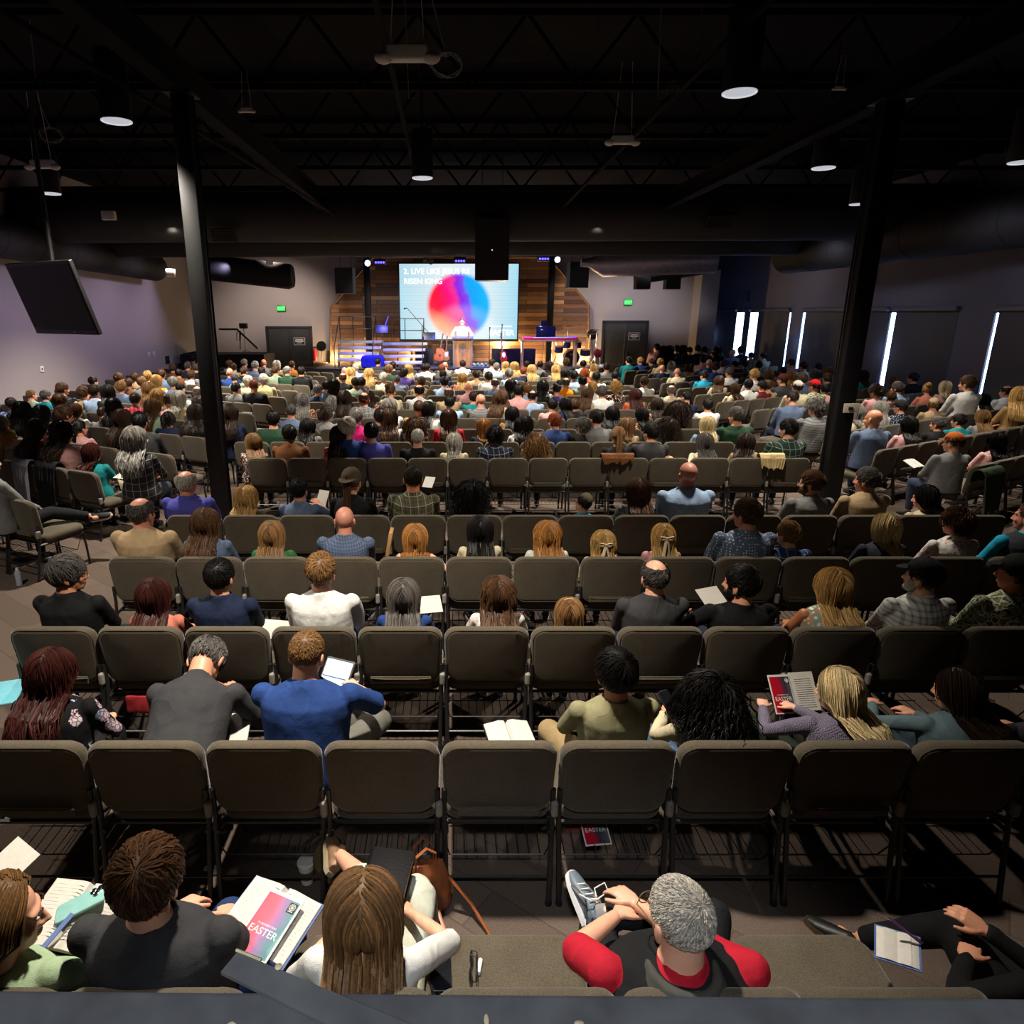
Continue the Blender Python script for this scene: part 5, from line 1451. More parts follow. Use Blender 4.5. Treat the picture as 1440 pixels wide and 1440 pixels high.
for ln in DATA.strip().split('\n'):
    z,rest=ln.split(' ',1); a=rest.split(','); x0,y0,s=ZV[z]
    px,py=x0+float(a[0])/s,y0+float(a[1])/s; fl=a[5] if len(a)>5 else ''
    near='q' in fl; fl=fl.replace('q',''); p,rz,b,k,sc,N=place(px,py,near)
    skin='l'; cap=None; gl=None
    if '/' in fl: skin=fl.split('/')[1][0]; fl=fl.split('/')[0]
    if 'k' in fl and a[2]=='K': cap=fl[fl.index('k')+1:][:6]; fl=fl[:fl.index('k')]
    people.append((p,rz,b,k,sc,N,a[2],a[3],a[4],fl,skin,cap))
people.sort(key=lambda q:q[0].length)
lab_used={}
MAXP=300-46
farpeople=[]
def desc(w,hair,hcol,shirt,cap):
    c,kk,pn,cn=split_shirt(shirt)
    if cap: 
        r_,g_,b_=[int(cap[i:i+2],16) for i in (0,2,4)]
        cc='red' if r_>150 and g_<60 else 'maroon' if r_>50 and g_<40 and b_<40 and r_>g_*2 else 'orange-brown' if r_>150 and b_<60 else 'tan' if r_>150 and b_<140 else 'pale' if r_>150 else 'black'
        h='%s cap'%cc
    else: h=HDESC[hair].format(HNAME[hcol])
    return '%s with %s in %s%s top'%(w,h,pn,cn)
for n,(p,rz,b,k,sc,N,hair,hcol,shirt,fl,skin,cap) in enumerate(people):
    sex='f' if 'f' in fl else 'm'; yb=1 if '<' in fl else (-1 if '>' in fl else (0 if rs.random()<.72 else rs.choice((-1,1))))
    q=p+N*.02
    o=crowd_person(q,rz,hair,hcol,shirt,skin,sex,yb,.45 if ('s' in fl or (sex=='f' and rs.random()<.5) or rs.random()<.3) else 1.0,sc,cap,rs.randint(0,1) if hair not in 'ZKT' else 0,rs.choice(PANTS),'g' in fl)
    j=min([s for s in seats if s[2]==b and s[3]==k] or seats,key=lambda s:(s[0]-q).length)
    if b=='centre': e='%s seat'%NUM[j[4]]
    else: e='%s from the aisle'%NUM[j[4]]
    bn={'centre':'','left':'left block, ','right':'right block, '}[b]; rn=(ROWN[k] if b=='centre' else '%s row'%NUM[k+1])
    base=desc('woman' if sex=='f' else 'man',hair,hcol,shirt,cap); o['_b']=base; o['category']='person'; o['group']='seated congregation'
    lab_used.setdefault(base,[]).append((o,bn,rn,e))
for base,lst in lab_used.items():
    for o,bn,rn,e in lst:
        del o['_b']
        loc=(bn+rn) if bn else rn
        if bn=='' : loc=rn.replace(' row past the cross aisle',' row past aisle')
        o['label']=('%s, %s, %s'%(base,loc,e))
        if len(o['label'].split())>16: o['label']='%s, %s, %s'%(base.replace(' with ',', ').replace(' top','').replace(' a ',' ').replace('in a ','in '),loc.replace(' block',''),e.replace(' from the aisle',' seat'))
# ------------------------------------------------------------------ light
LS=7.0
def spot(loc,tgt,w,ang,blend=.6,col=(1,.93,.82),rad=.08,name='lamp'):
    d=bpy.data.lights.new(name,'SPOT'); d.energy=w*LS; d.spot_size=R(ang); d.spot_blend=blend; d.color=col; d.shadow_soft_size=rad
    o=bpy.data.objects.new(name,d); C.objects.link(o); o.location=loc; o.rotation_euler=(V(tgt)-V(loc)).to_track_quat('-Z','Y').to_euler(); return o
def point(loc,w,col=(1,1,1),rad=.1,name='lamp'):
    d=bpy.data.lights.new(name,'POINT'); d.energy=w*LS; d.color=col; d.shadow_soft_size=rad; o=bpy.data.objects.new(name,d); C.objects.link(o); o.location=loc; return o
WARM=(1,.90,.76)
PW=[235,140,260,180,150,210,250,110]
for (p,lab),w in zip(PEND,PW): spot(p-V((0,0,.03)),p-V((0,0,2)),w,118,.7,WARM,.12,'pendant_or_fill')
# further pendants of the same grid, out of the picture or behind the big duct
for x,y,w in ((-4.2,3.2,72),(-6.5,17.0,380),(-3.2,16.2,360),(-.4,19.8,420),(3.4,17.0,390),(6.2,18.0,250),(2.6,11.6,140),(-3.6,21.5,300),(3.2,22.0,300)):
    spot((x,y,4.6),(x,y,0),w,122,.7,WARM,.12,'pendant_or_fill')
for y in (9,14,19,24): spot((9.0,y,4.3),(12.2,y+.5,2.6),13,110,1.0,(.75,.75,1.0),.15,'washer_or_fill')  # added fill lamps without fixtures, lifting the dark right wall
spot((-.45,3.1,4.6),(-.45,3.3,0),230,96,1.0,WARM,.10,'pendant_or_fill')
spot((-.3,-1.3,4.6),(0,.25,2.1),60,36,.8,(.9,.95,1),.1,'pendant_or_fill')  # added unseen fill lamp, aimed only at the booth rail to brighten it
# purple wash on the left wall, stage blues, warm grazers on the planks
LAV=(.70,.60,1.0)
for y in (6.5,9.5,12.5,15.5,18.5,21.5,24.5): spot((-7.6,y,4.3),(-10.3,y+.3,1.4),36,110,1.0,LAV,.15,'washer_or_fill')
spot((-6,24.6,4.9),(-7.2,28.8,1.5),170,80,.9,(1,.82,.74),.15,'washer_or_fill'); spot((6.6,24.6,4.9),(7.4,28.8,1.5),130,80,.9,(.92,.86,1),.15,'washer_or_fill'); spot((3.9,26.5,4.6),(5.6,28.8,2.4),40,70,.9,(1,.85,.75),.1,'washer_or_fill')
for px,w in ((505,32),(575,14),(705,55),(745,18),(792,40),(820,30),(470,22)):
    p=atD(px,508,28.25); point((p.x,28.28,SZ+.18 if px!=705 else 1.45),w*.62,(1,.66,.32),.07,'uplight')
for px in (534,647,765):
    p=atD(px,369,25.0); spot(p+V((0,-.05,-.08)),p+V((0,.6,-3.4)),260,80,.8,(.16,.14,1),.1,'stage_wash')
for px in (517,784):
    p=atD(px,369,25.0); spot(p+V((0,-.05,-.05)),(0,26,1.5),240,60,.6,(1,.95,.88),.1,'stage_spot')
spot((0.2,19.3,4.4),(pc.x,26.4,2.0),330,22,.5,(1,.95,.88),.1,'stage_spot')
spot((-2.5,22,4.5),(-2.6,27.3,1.6),60,50,.7,(.9,.92,1),.1,'stage_spot')
for y0,y1 in wins[:3]: point((XR-.35,y1-.08,1.7),.7,(.35,.5,1),.2,'daylight_spill')
w=bpy.data.worlds.new('world'); SC.world=w; w.use_nodes=True; w.node_tree.nodes['Background'].inputs[0].default_value=(.6,.55,.6,1); w.node_tree.nodes['Background'].inputs[1].default_value=.006
SC.cycles.use_denoising=True
try: SC.cycles.max_bounces=5; SC.cycles.diffuse_bounces=3; SC.cycles.glossy_bounces=2; SC.cycles.transmission_bounces=2; SC.cycles.sample_clamp_indirect=3.0
except Exception: pass
# ------------------------------------------------------------------ the people of the five nearest rows
HP={}
def seat(name, row, px, py, label, rz=0, dy=.29, lo=.84, hi=1.08, fine=True, **kw):
    if row==0: dy,lo=.19,max(lo,.90)
    ps={k:v for k,v in kw.items() if k in ('sex','build','lean','twist','side','yaw','pitch','roll','lh','rh','lk','rk','la','ra','lf','rf','lpole','rpole','grip','lfu','rfu')}
    Rz=Matrix.Rotation(R(rz),3,'Z'); best=None
    for i in range(14):
        q=Pose(tk=1-.02*i,**ps)
        for j in range(9):
            s=lo+(hi-lo)*j/8
            T=atZ(px,py,q.hc.z*s); L=T-Rz@(q.hc*s); e=abs(L.y-(DC[row]+dy))+.04*abs(s-min(1,hi))+.04*(.02*i)
            if best is None or e<best[0]: best=(e,s,L); kw['tk']=1-.02*i
    e,s,L=best; L.z=0; kw['scale_']=s
    if not fine:
        kw['fine']=False
    kw.pop('scale_'); o,p=person_hero(label,L,rz,scale=s,**kw); HP[name]=(o,p,s,Rz,L); return o
def person_hero(label, loc, rz=0, fine=True, vest=None, hood=None, **kw):
    if fine: o,p=hero(label,loc,rz,**kw)
    else:
        b=Pose.body; Pose.body=lambda s,*a,**k: b(s,.0075,.016,False)
        try: o,p=hero(label,loc,rz,**kw)
        finally: Pose.body=b
    if vest:
        v=child(o,'vest',p.shirt(0,v=.012,g=.022,seed=4,collar=False,fold=.006),CL['plain'],vest)
        if hood:
            m=MB()
            for k,(r,dz) in enumerate(((2.0,-.02),(2.35,-.04),(1.75,.005))):
                m.tube([p.nb+p.M@V((math.cos(a)*.062*r,math.sin(a)*.068*r-.012,dz+.02*(-math.sin(a))*(1 if math.sin(a)<0 else 2.2))) for a in [2*math.pi*i/22 for i in range(23)]],.02,7)
            child(o,'hood',remesh(m,.009,4,.003,14,2),CL['plain'],hood)
    return o,p
def W(name, q): o,p,s,Rz,L=HP[name]; return L+Rz@(V(q)*s)
# ---- nearest row
seat('greenwoman',0,5,1292,'blond woman in pale green top cut by the lower left edge of the photo',sex='f',yaw=-62,pitch=-8,hair='L',hcol='l',shirt='lg',sleeve=.4,pants='8aa080',bare=True,skirt=True,skin='f',face=True,side=6,lh=(-.12,.40,.70),rh=(.10,.34,.74),collar=False,seed=2,lk=(-.02,.44,.54),rk=(.12,.46,.54))
seat('jeansperson',0,-150,1290,'person in blue jeans beyond the lower left edge, one knee showing',sex='m',hair='S',hcol='d',shirt='gy',pants='2a4668',seed=3,rk=(.30,.44,.56),ra=(.26,.5,.09))
seat('curlyman',0,210,1238,'man with short curly brown hair in charcoal polo, nearest row at left',sex='m',build=1.16,lean=-6,yaw=-8,pitch=-4,hair='H',hcol='m',shirt='dg',sleeve=.42,pants='22365e',seed=4,skin='f',lk=(.06,.46,.54),rk=(.32,.42,.54),la=(.02,.5,.09),ra=(.30,.46,.09),lh=(-.10,.35,.70),rh=(.10,.34,.67),rpole=(.5,-.4,-.6))
seat('longwoman',0,512,1282,'woman with very long brown hair in white tee, nearest row centre',sex='f',lean=-6,yaw=2,pitch=-6,hair='L',hcol='l',shirt='wh',sleeve=.55,pants='c4c8b8',skirt=True,bare=True,seed=5,skin='f',lk=(-.05,.58,.58),rk=(.14,.58,.58),la=(-.27,.98,.40),ra=(.14,.50,.09),lh=(-.14,.30,.70),rh=(.12,.36,.70),rpole=(.9,-.3,-.1),shoes='8a6a50',sole='9a8a70',collar=False)
seat('redman',0,955,1292,'grey-haired man in red shirt and black vest, nearest row right of centre',sex='m',build=1.24,lean=-5,yaw=22,pitch=-8,hair='Z',hcol='e',shirt='re',sleeve=.45,pants='1a1a1e',seed=6,skin='f',gl='6a5a3a',face=True,vest='1a1a1c',hood='4a4a46',shoes='5c6a78',sole='d8d8dc',lk=(-.16,.44,.54),la=(-.16,.42,.09),rk=(.30,.40,.66),ra=(-.15,.44,.64),rf=(-.22,.85,.38),rfu=(.5,-.2,.8),lh=(-.10,.36,.72),rh=(-.02,.40,.74),lpole=(-.9,-.3,-.2))
seat('blackperson',0,1560,1310,'person in black clothes in the unlit lower right corner holding a notebook',sex='f',yaw=20,hair='L',hcol='k',shirt='bk',sleeve=1.0,pants='0c0c0e',seed=7,lh=(-.24,.20,.74),rh=(-.10,.30,.76),lk=(-.10,.44,.62),la=(-.34,.62,.36),lf=(-.6,.75,.1),lpole=(-.9,-.3,-.2),shoes='0c0c0c',sole='3a2a1a')
seat('purpleperson',0,1850,1310,'person in a dark purple sleeve beyond the lower right edge',sex='f',hair='O',hcol='d',shirt='pu',sleeve=.95,pants='141016',seed=8,lh=(-.36,.42,.60),lpole=(-.8,-.3,-.1),lk=(-.22,.46,.54))
# ---- second row
seat('flowerwoman',1,75,945,'woman with long dark auburn hair in black flowered top, second row far left',sex='f',build=1.22,lean=4,yaw=-6,pitch=-6,hair='W',hcol='a',shirt='bk+b',sleeve=.5,pants='141418',seed=10,skin='f',lh=(-.10,.38,.70),rh=(.14,.36,.70),collar=False)
seat('bentman',1,290,930,'man in charcoal sweater bent far forward with head down, second row',sex='m',build=1.1,lean=54,pitch=-58,hair='S',hcol='s',shirt='dg',sleeve=1.0,pants='1c1c20',seed=11,lh=(-.10,.62,.62),rh=(.12,.62,.62),collar=True,dy=.24)
seat('poloman',1,432,922,'man with cropped brown hair in navy blue polo writing on a tablet, second row',sex='m',build=1.24,lean=8,yaw=-12,pitch=-12,hair='Z',hcol='l',shirt='bl',sleeve=.44,pants='6a6862',seed=12,skin='f',rh=(.22,.42,.82),rpole=(.9,-.5,-.3),lh=(-.02,.46,.72),rk=(.36,.42,.58),ra=(-.04,.48,.56),rf=(-.4,.8,.2),grip=.9)
seat('oliveman',1,866,948,'man with tousled black hair in light olive jacket, second row',sex='m',lean=-8,yaw=4,pitch=-4,side=-2,hair='H',hcol='k',shirt='kh',sleeve=1.0,pants='9a8460',seed=13,lk=(-.30,.40,.56),la=(-.24,.50,.09),lh=(-.16,.34,.70),rh=(.1,.36,.7))
seat('blackcurls',1,1000,980,'woman with long black wavy hair in cream top, second row',sex='f',lean=-4,yaw=10,pitch=-10,hair='X',hcol='k',shirt='cr',sleeve=.95,pants='3e5c80',seed=14,lh=(-.12,.40,.74),rh=(.1,.36,.7),lk=(-.22,.44,.56),collar=False)
seat('knitwoman',1,1178,972,'woman with grey-blond straight hair in lavender knit sweater holding an open leaflet, second row',sex='f',lean=-2,yaw=38,pitch=-10,hair='L',hcol='p',shirt='lv+k',sleeve=1.0,pants='1c2418',seed=15,skin='f',face=True,lh=(-.24,.40,.76),rh=(-.02,.42,.74),collar=False,lk=(-.25,.46,.60))
seat('denimwoman',1,1345,972,'woman with long dark brown hair in faded denim jacket, second row right',sex='f',build=1.08,lean=-2,yaw=30,pitch=-10,hair='L',hcol='d',shirt='de',sleeve=1.0,pants='22303a',seed=16,lh=(-.22,.40,.78),rh=(.05,.38,.72),lpole=(-.9,-.3,-.2))
seat('edgeperson',1,1500,985,'person in dark jacket beyond the right edge, second row',sex='m',hair='S',hcol='k',shirt='dg',sleeve=1,seed=17,lh=(-.25,.38,.8),fine=False)
# ---- third row
F3=dict(fine=False)
seat('grey1',2,95,808,'grey-haired man in black jacket and glasses turned right, third row far left',sex='m',yaw=-62,hair='H',hcol='s',shirt='bk',sleeve=1,seed=20,skin='t',gl='1a0a08',face=True,build=1.05,**F3)
seat('r3b',2,218,838,'woman with long dark auburn hair in salmon top, third row',sex='f',yaw=-4,hair='L',hcol='a',shirt='sa',sleeve=.5,seed=21,collar=False,**F3)
seat('r3c',2,310,812,'man with short black hair in navy tee, third row',sex='m',yaw=-14,hair='S',hcol='k',shirt='nv',sleeve=.5,seed=22,build=1.05,**F3)
seat('r3d',2,452,805,'man with light brown hair in wrinkled white shirt, third row',sex='m',yaw=-8,hair='S',hcol='l',shirt='wh',sleeve=1,seed=23,fold=.010,build=1.08,skin='f',**F3)
seat('r3e',2,568,838,'woman with straight grey-brown hair in navy blue top, third row',sex='f',yaw=0,hair='L',hcol='s',shirt='bl',sleeve=.6,seed=24,collar=False,**F3)
seat('r3f',2,700,835,'woman with wavy brown hair in white floral off-shoulder top, third row centre',sex='f',yaw=4,hair='W',hcol='m',shirt='wh+f',sleeve=.35,seed=25,collar=False,low=.5,skin='f',**F3)
seat('r3g',2,800,862,'girl with long brown hair, headband and bow in pastel top, third row',sex='f',yaw=0,hair='L',hcol='l',shirt='lg',sleeve=.4,seed=26,collar=False,skin='f',lo=.74,hi=.9,**F3)
seat('r3h',2,920,812,'older man with thinning hair in dark grey suit jacket, third row',sex='m',yaw=6,hair='T',hcol='s',shirt='dg',sleeve=1,seed=27,build=1.1,skin='f',**F3)
seat('r3i',2,1042,822,'man with short black hair in black jacket looking left, third row',sex='m',yaw=40,hair='S',hcol='k',shirt='bk',sleeve=1,seed=28,build=1.05,lh=(-.3,.3,.75),**F3)
seat('r3j',2,1170,825,'woman with long golden blond hair in sleeveless green top, third row',sex='f',yaw=8,hair='L',hcol='y',shirt='sg+f',sleeve=0,seed=29,collar=False,build=1.1,skin='o',**F3)
seat('r3k',2,1297,812,'man in black cap and pale plaid shirt looking left, third row',sex='m',yaw=34,hair='K',hcol='k',shirt='wh+p',sleeve=1,seed=30,cap='121214',skin='f',build=1.08,**F3)
seat('r3l',2,1430,808,'man in black cap and camouflage shirt at the right edge, third row',sex='m',yaw=32,hair='K',hcol='k',shirt='ol+m',sleeve=1,seed=31,cap='101210',skin='o',build=1.15,**F3)
# ---- fourth row
seat('r4a',3,200,722,'balding man in taupe shirt and glasses, fourth row left end',sex='m',yaw=-18,hair='T',hcol='s',shirt='be',sleeve=.45,seed=40,gl='0c0c0c',skin='r',build=1.15,**F3)
seat('r4b',3,290,735,'woman with long wavy brown hair in denim blue shirt, fourth row',sex='f',yaw=-6,hair='W',hcol='m',shirt='gb',sleeve=1,seed=41,build=1.1,**F3)
seat('r4c',3,383,752,'woman with long light brown hair in green top with white stripes, fourth row',sex='f',hair='L',hcol='l',shirt='gn',sleeve=.4,seed=42,collar=False,skin='f',**F3)
seat('r4d',3,485,732,'bald man in teal checked shirt, fourth row',sex='m',hair='B',hcol='m',shirt='gb+c',sleeve=.5,seed=43,skin='r',build=1.1,**F3)
seat('r4e',3,584,756,'woman with short reddish blond hair in yellow-orange top, fourth row',sex='f',hair='O',hcol='c',shirt='mu',sleeve=0,seed=44,collar=False,skin='f',rh=(.38,.1,.80),lo=.78,**F3)
seat('r4f',3,675,745,'woman with straight black hair and cream jacket, fourth row',sex='f',hair='L',hcol='k',shirt='cr',sleeve=1,seed=45,collar=False,**F3)
seat('r4g',3,770,752,'girl with voluminous long golden wavy hair, fourth row centre',sex='f',hair='W',hcol='c',shirt='wh',sleeve=1,seed=46,collar=False,**F3)
seat('r4h',3,848,763,'small blond girl with short-tailed cream bow in her hair, fourth row',sex='f',hair='W',hcol='y',shirt='cr',sleeve=.5,seed=47,collar=False,lo=.74,hi=.95,**F3)
seat('r4i',3,932,754,'blond girl with long-tailed cream bow in her hair and pink top, fourth row',sex='f',hair='L',hcol='y',shirt='pk',sleeve=.5,seed=48,collar=False,lo=.76,hi=1,**F3)
seat('r4j',3,1050,724,'man with short brown hair in teal dotted shirt turned left, fourth row',sex='m',yaw=30,hair='S',hcol='m',shirt='gb+d',sleeve=.6,seed=49,skin='r',build=1.1,**F3)
seat('r4k',3,1108,752,'boy with light brown hair in blue and white plaid shirt, fourth row',sex='m',yaw=22,hair='S',hcol='l',shirt='bl+p',sleeve=1,seed=50,skin='f',lo=.74,hi=.95,lh=(-.1,.2,.98),**F3)
seat('r4l',3,1244,742,'older woman with fluffy grey-blond bob in dark navy knit, fourth row',sex='f',yaw=12,hair='O',hcol='p',shirt='nv+k',sleeve=1,seed=51,build=1.15,**F3)
seat('r4m',3,1345,735,'woman with short curly ginger-brown hair in white floral shirt, fourth row',sex='f',yaw=24,hair='C',hcol='m',shirt='wh+f',sleeve=.6,seed=52,build=1.15,skin='r',**F3)
seat('r4n',3,1448,728,'man in grey vest over turquoise shirt at the right edge, fourth row',sex='m',yaw=30,hair='Z',hcol='m',shirt='tq',sleeve=1,seed=53,vest='30343a',skin='r',build=1.1,**F3)
# ---- fifth row
seat('r5a',4,263,680,'balding white-haired man in violet-blue shirt beside the left column',sex='m',yaw=-14,hair='T',hcol='w',shirt='vi',sleeve=.45,seed=60,skin='r',build=1.15,**F3)
seat('r5b',4,347,700,'woman with wavy blond hair in olive top beside the left column',sex='f',yaw=-6,hair='W',hcol='y',shirt='ol',sleeve=.6,seed=61,**F3)
seat('r5c',4,421,690,'boy with short black hair in grey-blue top holding a leaflet, fifth row',sex='m',yaw=-16,hair='S',hcol='k',shirt='gb',sleeve=.5,seed=62,lo=.76,hi=.95,rh=(.16,.3,.98),skin='t',**F3)
seat('r5d',4,495,678,'person in olive-brown cap with brown ponytail and black top, fifth row',sex='f',yaw=-16,hair='P',hcol='m',shirt='bk',sleeve=.6,seed=63,cap='4c4030',capback=True,build=1.1,**F3)
seat('r5e',4,581,674,'man with cropped hair in olive-grey plaid shirt, fifth row',sex='m',hair='Z',hcol='d',shirt='ol+p',sleeve=.6,seed=64,skin='o',build=1.08,**F3)
seat('r5f',4,664,692,'woman with long curly black hair in dark floral top, fifth row centre',sex='f',hair='X',hcol='k',shirt='ol+f',sleeve=1,seed=65,**F3)
seat('r5g',4,820,708,'child in camouflage cap with head tipped to the side, fifth row',sex='m',roll=32,pitch=-10,hair='K',hcol='d',shirt='tq',sleeve=.5,seed=66,cap='5a563c',lo=.7,hi=.9,skin='f',**F3)
seat('r5h',4,897,690,'woman with long chestnut hair in plaid shirt, fifth row',sex='f',yaw=4,hair='L',hcol='m',shirt='gy+p',sleeve=1,seed=67,**F3)
seat('r5i',4,967,668,'big bald man in light blue dress shirt, fifth row',sex='m',yaw=4,hair='B',hcol='m',shirt='lb',sleeve=1,seed=68,skin='r',build=1.22,fold=.009,**F3)
seat('r5j',4,1141,680,'bearded man with brown hair and glasses in grey shirt beside the right column',sex='m',yaw=48,hair='S',hcol='m',shirt='gy',sleeve=.5,seed=69,gl='0c0c0c',face=True,**F3)
seat('r5k',4,1219,676,'man with short grey hair in tan shirt looking left, right of the right column',sex='m',yaw=38,hair='S',hcol='s',shirt='be',sleeve=.6,seed=70,skin='r',build=1.1,**F3)
seat('r5l',4,1300,700,'woman with tousled black hair in cream top leaning left, fifth row right',sex='f',yaw=40,pitch=-10,side=-4,hair='W',hcol='k',shirt='cr',sleeve=.6,seed=71,collar=False,**F3)
# bows, headband, beard
def hb(name,part,mb,mat,col):
    o,p,s,Rz,L=HP[name]; b=ob(part,mb.mesh(part,(mat,)),o,p.hc,p.Rh.to_euler(),col); b.scale=(HS,)*3; return b
def bow(name,L_,z=.02,w=.055):
    m=MB(); c=V((0,-.125,z))
    for g in (-1,1):
        m.tube([c,c+V((g*w*.5,-.012,.014)),c+V((g*w,-.006,.016)),c+V((g*w,-.004,-.012)),c+V((g*w*.5,-.012,-.012)),c],[(.006,.012)]*6,8)
        m.tube([c,c+V((g*.015,-.022,-.05)),c+V((g*.035,-.045,-L_))],[(.004,.011),(.004,.014),(.003,.016)],8)
    m.ell(c+V((0,-.01,0)),(.013,.012,.014)); hb(name,'hair_bow',m,CL['plain'],'d2bfa0')
bow('r4h',.12); bow('r4i',.22); bow('r3g',.07,-.09,.03)
m=MB(); m.tube([V((math.cos(a)*.09,-.02+.0*a,.035+math.sin(a)*.094)) for a in [math.pi*k/20 for k in range(-3,24)]],.006,6); hb('r3g','headband',m,CL['plain'],'c0a878')
def beard(name,col):
    m=MB(); m.ell((0,.05,-.078),(.048,.046,.038)); m.ell((0,.085,-.088),(.025,.018,.02)); m.ell((0,.088,-.052),(.026,.012,.006)); 
    for g in (-1,1): m.ell((g*.056,.03,-.05),(.014,.03,.04))
    hb(name,'beard',remesh(m,.007,1,.003,60),HAIR,col)
beard('r5j','3a2414'); beard('r3k','8a8880'); beard('r3i','0e0b0a');
# woman resting her arm along the chair backs, first row past the aisle
seat('armwoman',5,990,622,'woman with long grey-brown hair resting her left arm along the chair backs',sex='f',yaw=8,hair='L',hcol='s',shirt='cr',sleeve=.9,seed=80,lh=(-.50,-.16,.90),lpole=(-.2,-.8,-.3),fine=False,lo=.9)
# ------------------------------------------------------------------ books, phones, bags, coats
def rgrad(name,stops,scale=1,axis=0):
    t=NT(name).set(Roughness=.35); x=t.sep(t.coord()); nz=t.math('MULTIPLY',t.math('SUBTRACT',t.noise(t.coord(),9,2),.5),.5)
    t.base(t.ramp(t.math('ADD',t.math('ADD',t.math('MULTIPLY',x[axis],scale),.5),nz),stops)); return t.m
M_LEAF=rgrad('leaflet_print',[(0,'e04858'),(.35,'d8586c'),(.6,'8a6a98'),(.85,'4a7c84'),(1,'7aa098')],6.5)
M_LEAF2=rgrad('leaflet_print_dark',[(0,'c01020'),(.4,'a81830'),(.65,'3a3040'),(1,'5a6068')],7)
M_GILT=plain('page_edges',(.62,.55,.34),.6,0,.3,60,.1); M_LEATH=plain('black_leather',(.004,.004,.005),.6,0,.12,120,.25,.2); M_BLUEC=plain('blue_cover',(.05,.10,.28),.5,0,.4,20,.1)
def openbook(name,loc,rot,lab,w=.15,h=.22,th=.022,cat='book',text=True,cover=None):
    o=empty(name,loc,rot); tag(o,lab,cat,None)
    cv=MB()
    for g in (-1,1):
        pg=MB(); prof=[(0,.002),(.012,th*1.02),(.04,th*1.15),(w*.55,th*.85),(w,th*.35),(w+.001,.001)]
        pg.prism([V((g*x,-h/2,z)) for x,z in (prof if g<0 else prof[::-1])],(0,h,0)); mk('page_block',pg,PAPER,o)
        cv.box((g*(w/2+.003),0,-.002),(w+.008,h+.012,.004))
        if text:
            tx=MB()
            for c in (.27,.73):
                for k in range(15):
                    L_=w*.36*(1 if k%4 else .75); x0=w*c; zz=(th*(1.15-.30*(x0-.04)/(w*.55-.04)) if x0<w*.55 else th*(.85-.5*(x0-w*.55)/(w*.45)))+.0004; y=h*.42-k*h*.056
                    tx.box((g*x0,y,zz),(L_,.0022,.0008),Matrix.Rotation(g*math.atan(.5*th/(w*.45)),3,'Y'))
            mk('print',tx,M_PRT,o,smooth=False)
    mk('cover',cv,cover or M_LEATH,o,smooth=False); return o
M_PRT=plain('grey_print',(.55,.535,.49),.9,0,.1)
def leaflet(loc,rot,lab,s=1,mat=None,logo=True):
    o=empty('leaflet',loc,rot); o.scale=(s,s,s); tag(o,lab,'leaflet','church leaflets')
    mk('sheet',MB().box((0,0,0),(.142,.216,.003)),WHITEP,o,smooth=False); mk('printed_panel',MB().box((0,-.002,.0018),(.128,.196,.0015)),mat or M_LEAF,o,smooth=False)
    mk('title',text_mb('EASTER',.033,.0004,'CENTER',1.02),WHITEP,o,loc=(.0,-.038,.003),smooth=False); mk('subtitle',text_mb('TO RESURRECTION',.0085,.0003,'CENTER'),WHITEP,o,loc=(.0,-.008,.003),smooth=False)
    if logo:
        b=mk('badge',MB().box((.046,.072,.003),(.03,.034,.001)),BLACKP,o,smooth=False); r=MB()
        for k in range(6): a=math.pi*k/6; r.tube([(.046+math.cos(a)*.010,.074+math.sin(a)*.010,.0042),(.046-math.cos(a)*.010,.074-math.sin(a)*.010,.0042)],.0008,4)
        r.tube([(.046+math.cos(a)*.011,.074+math.sin(a)*.011,.0042) for a in [2*math.pi*k/16 for k in range(17)]],.001,4); r.box((.046,.060,.004),(.018,.002,.001)); mk('emblem',r,WHITEP,b)
    return o
def pen(loc,rot,lab,c=None,L_=.14):
    o=empty('pen',loc,rot); tag(o,lab,'pen'); mk('barrel',MB().tube([(0,-L_/2,0),(0,L_*.4,0)],.0045,8),c or BLACKP,o); mk('tip',MB().tube([(0,L_*.4,0),(0,L_/2,0)],[.0042,.001],8),CHROME,o); mk('clip',MB().box((0,-L_*.35,.006),(.003,.04,.002)),CHROME,o); return o
def phone(loc,rot,lab,c,lenses=True,s=1):
    o=empty('phone',loc,rot); o.scale=(s,s,s); tag(o,lab,'phone'); mk('case',MB().cushion(.076,.155,.011,.014,.005,Matrix.Rotation(R(-90),4,'X')),c,o)
    if lenses:
        for x,y in ((-.02,.06),(-.02,.04),(-.004,.05)): l=mk('lens',MB().tube([(x,y,.005),(x,y,.009)],.0085,16),GLASS,o); mk('lens_ring',MB().tube([(x+math.cos(a)*.0088,y+math.sin(a)*.0088,.0085) for a in [2*math.pi*k/16 for k in range(17)]],.0012,5),CHROME,l)
        mk('flash',MB().ell((-.004,.065,.0055),(.004,.004,.001)),WHITEP,o)
    else: mk('screen',MB().box((0,0,.0055),(.07,.148,.001)),GLASS,o)
    return o
E=lambda a,b,c:(R(a),R(b),R(c))
def ryp(px,py,z,up=.0): return atZ(px,py,z+up)
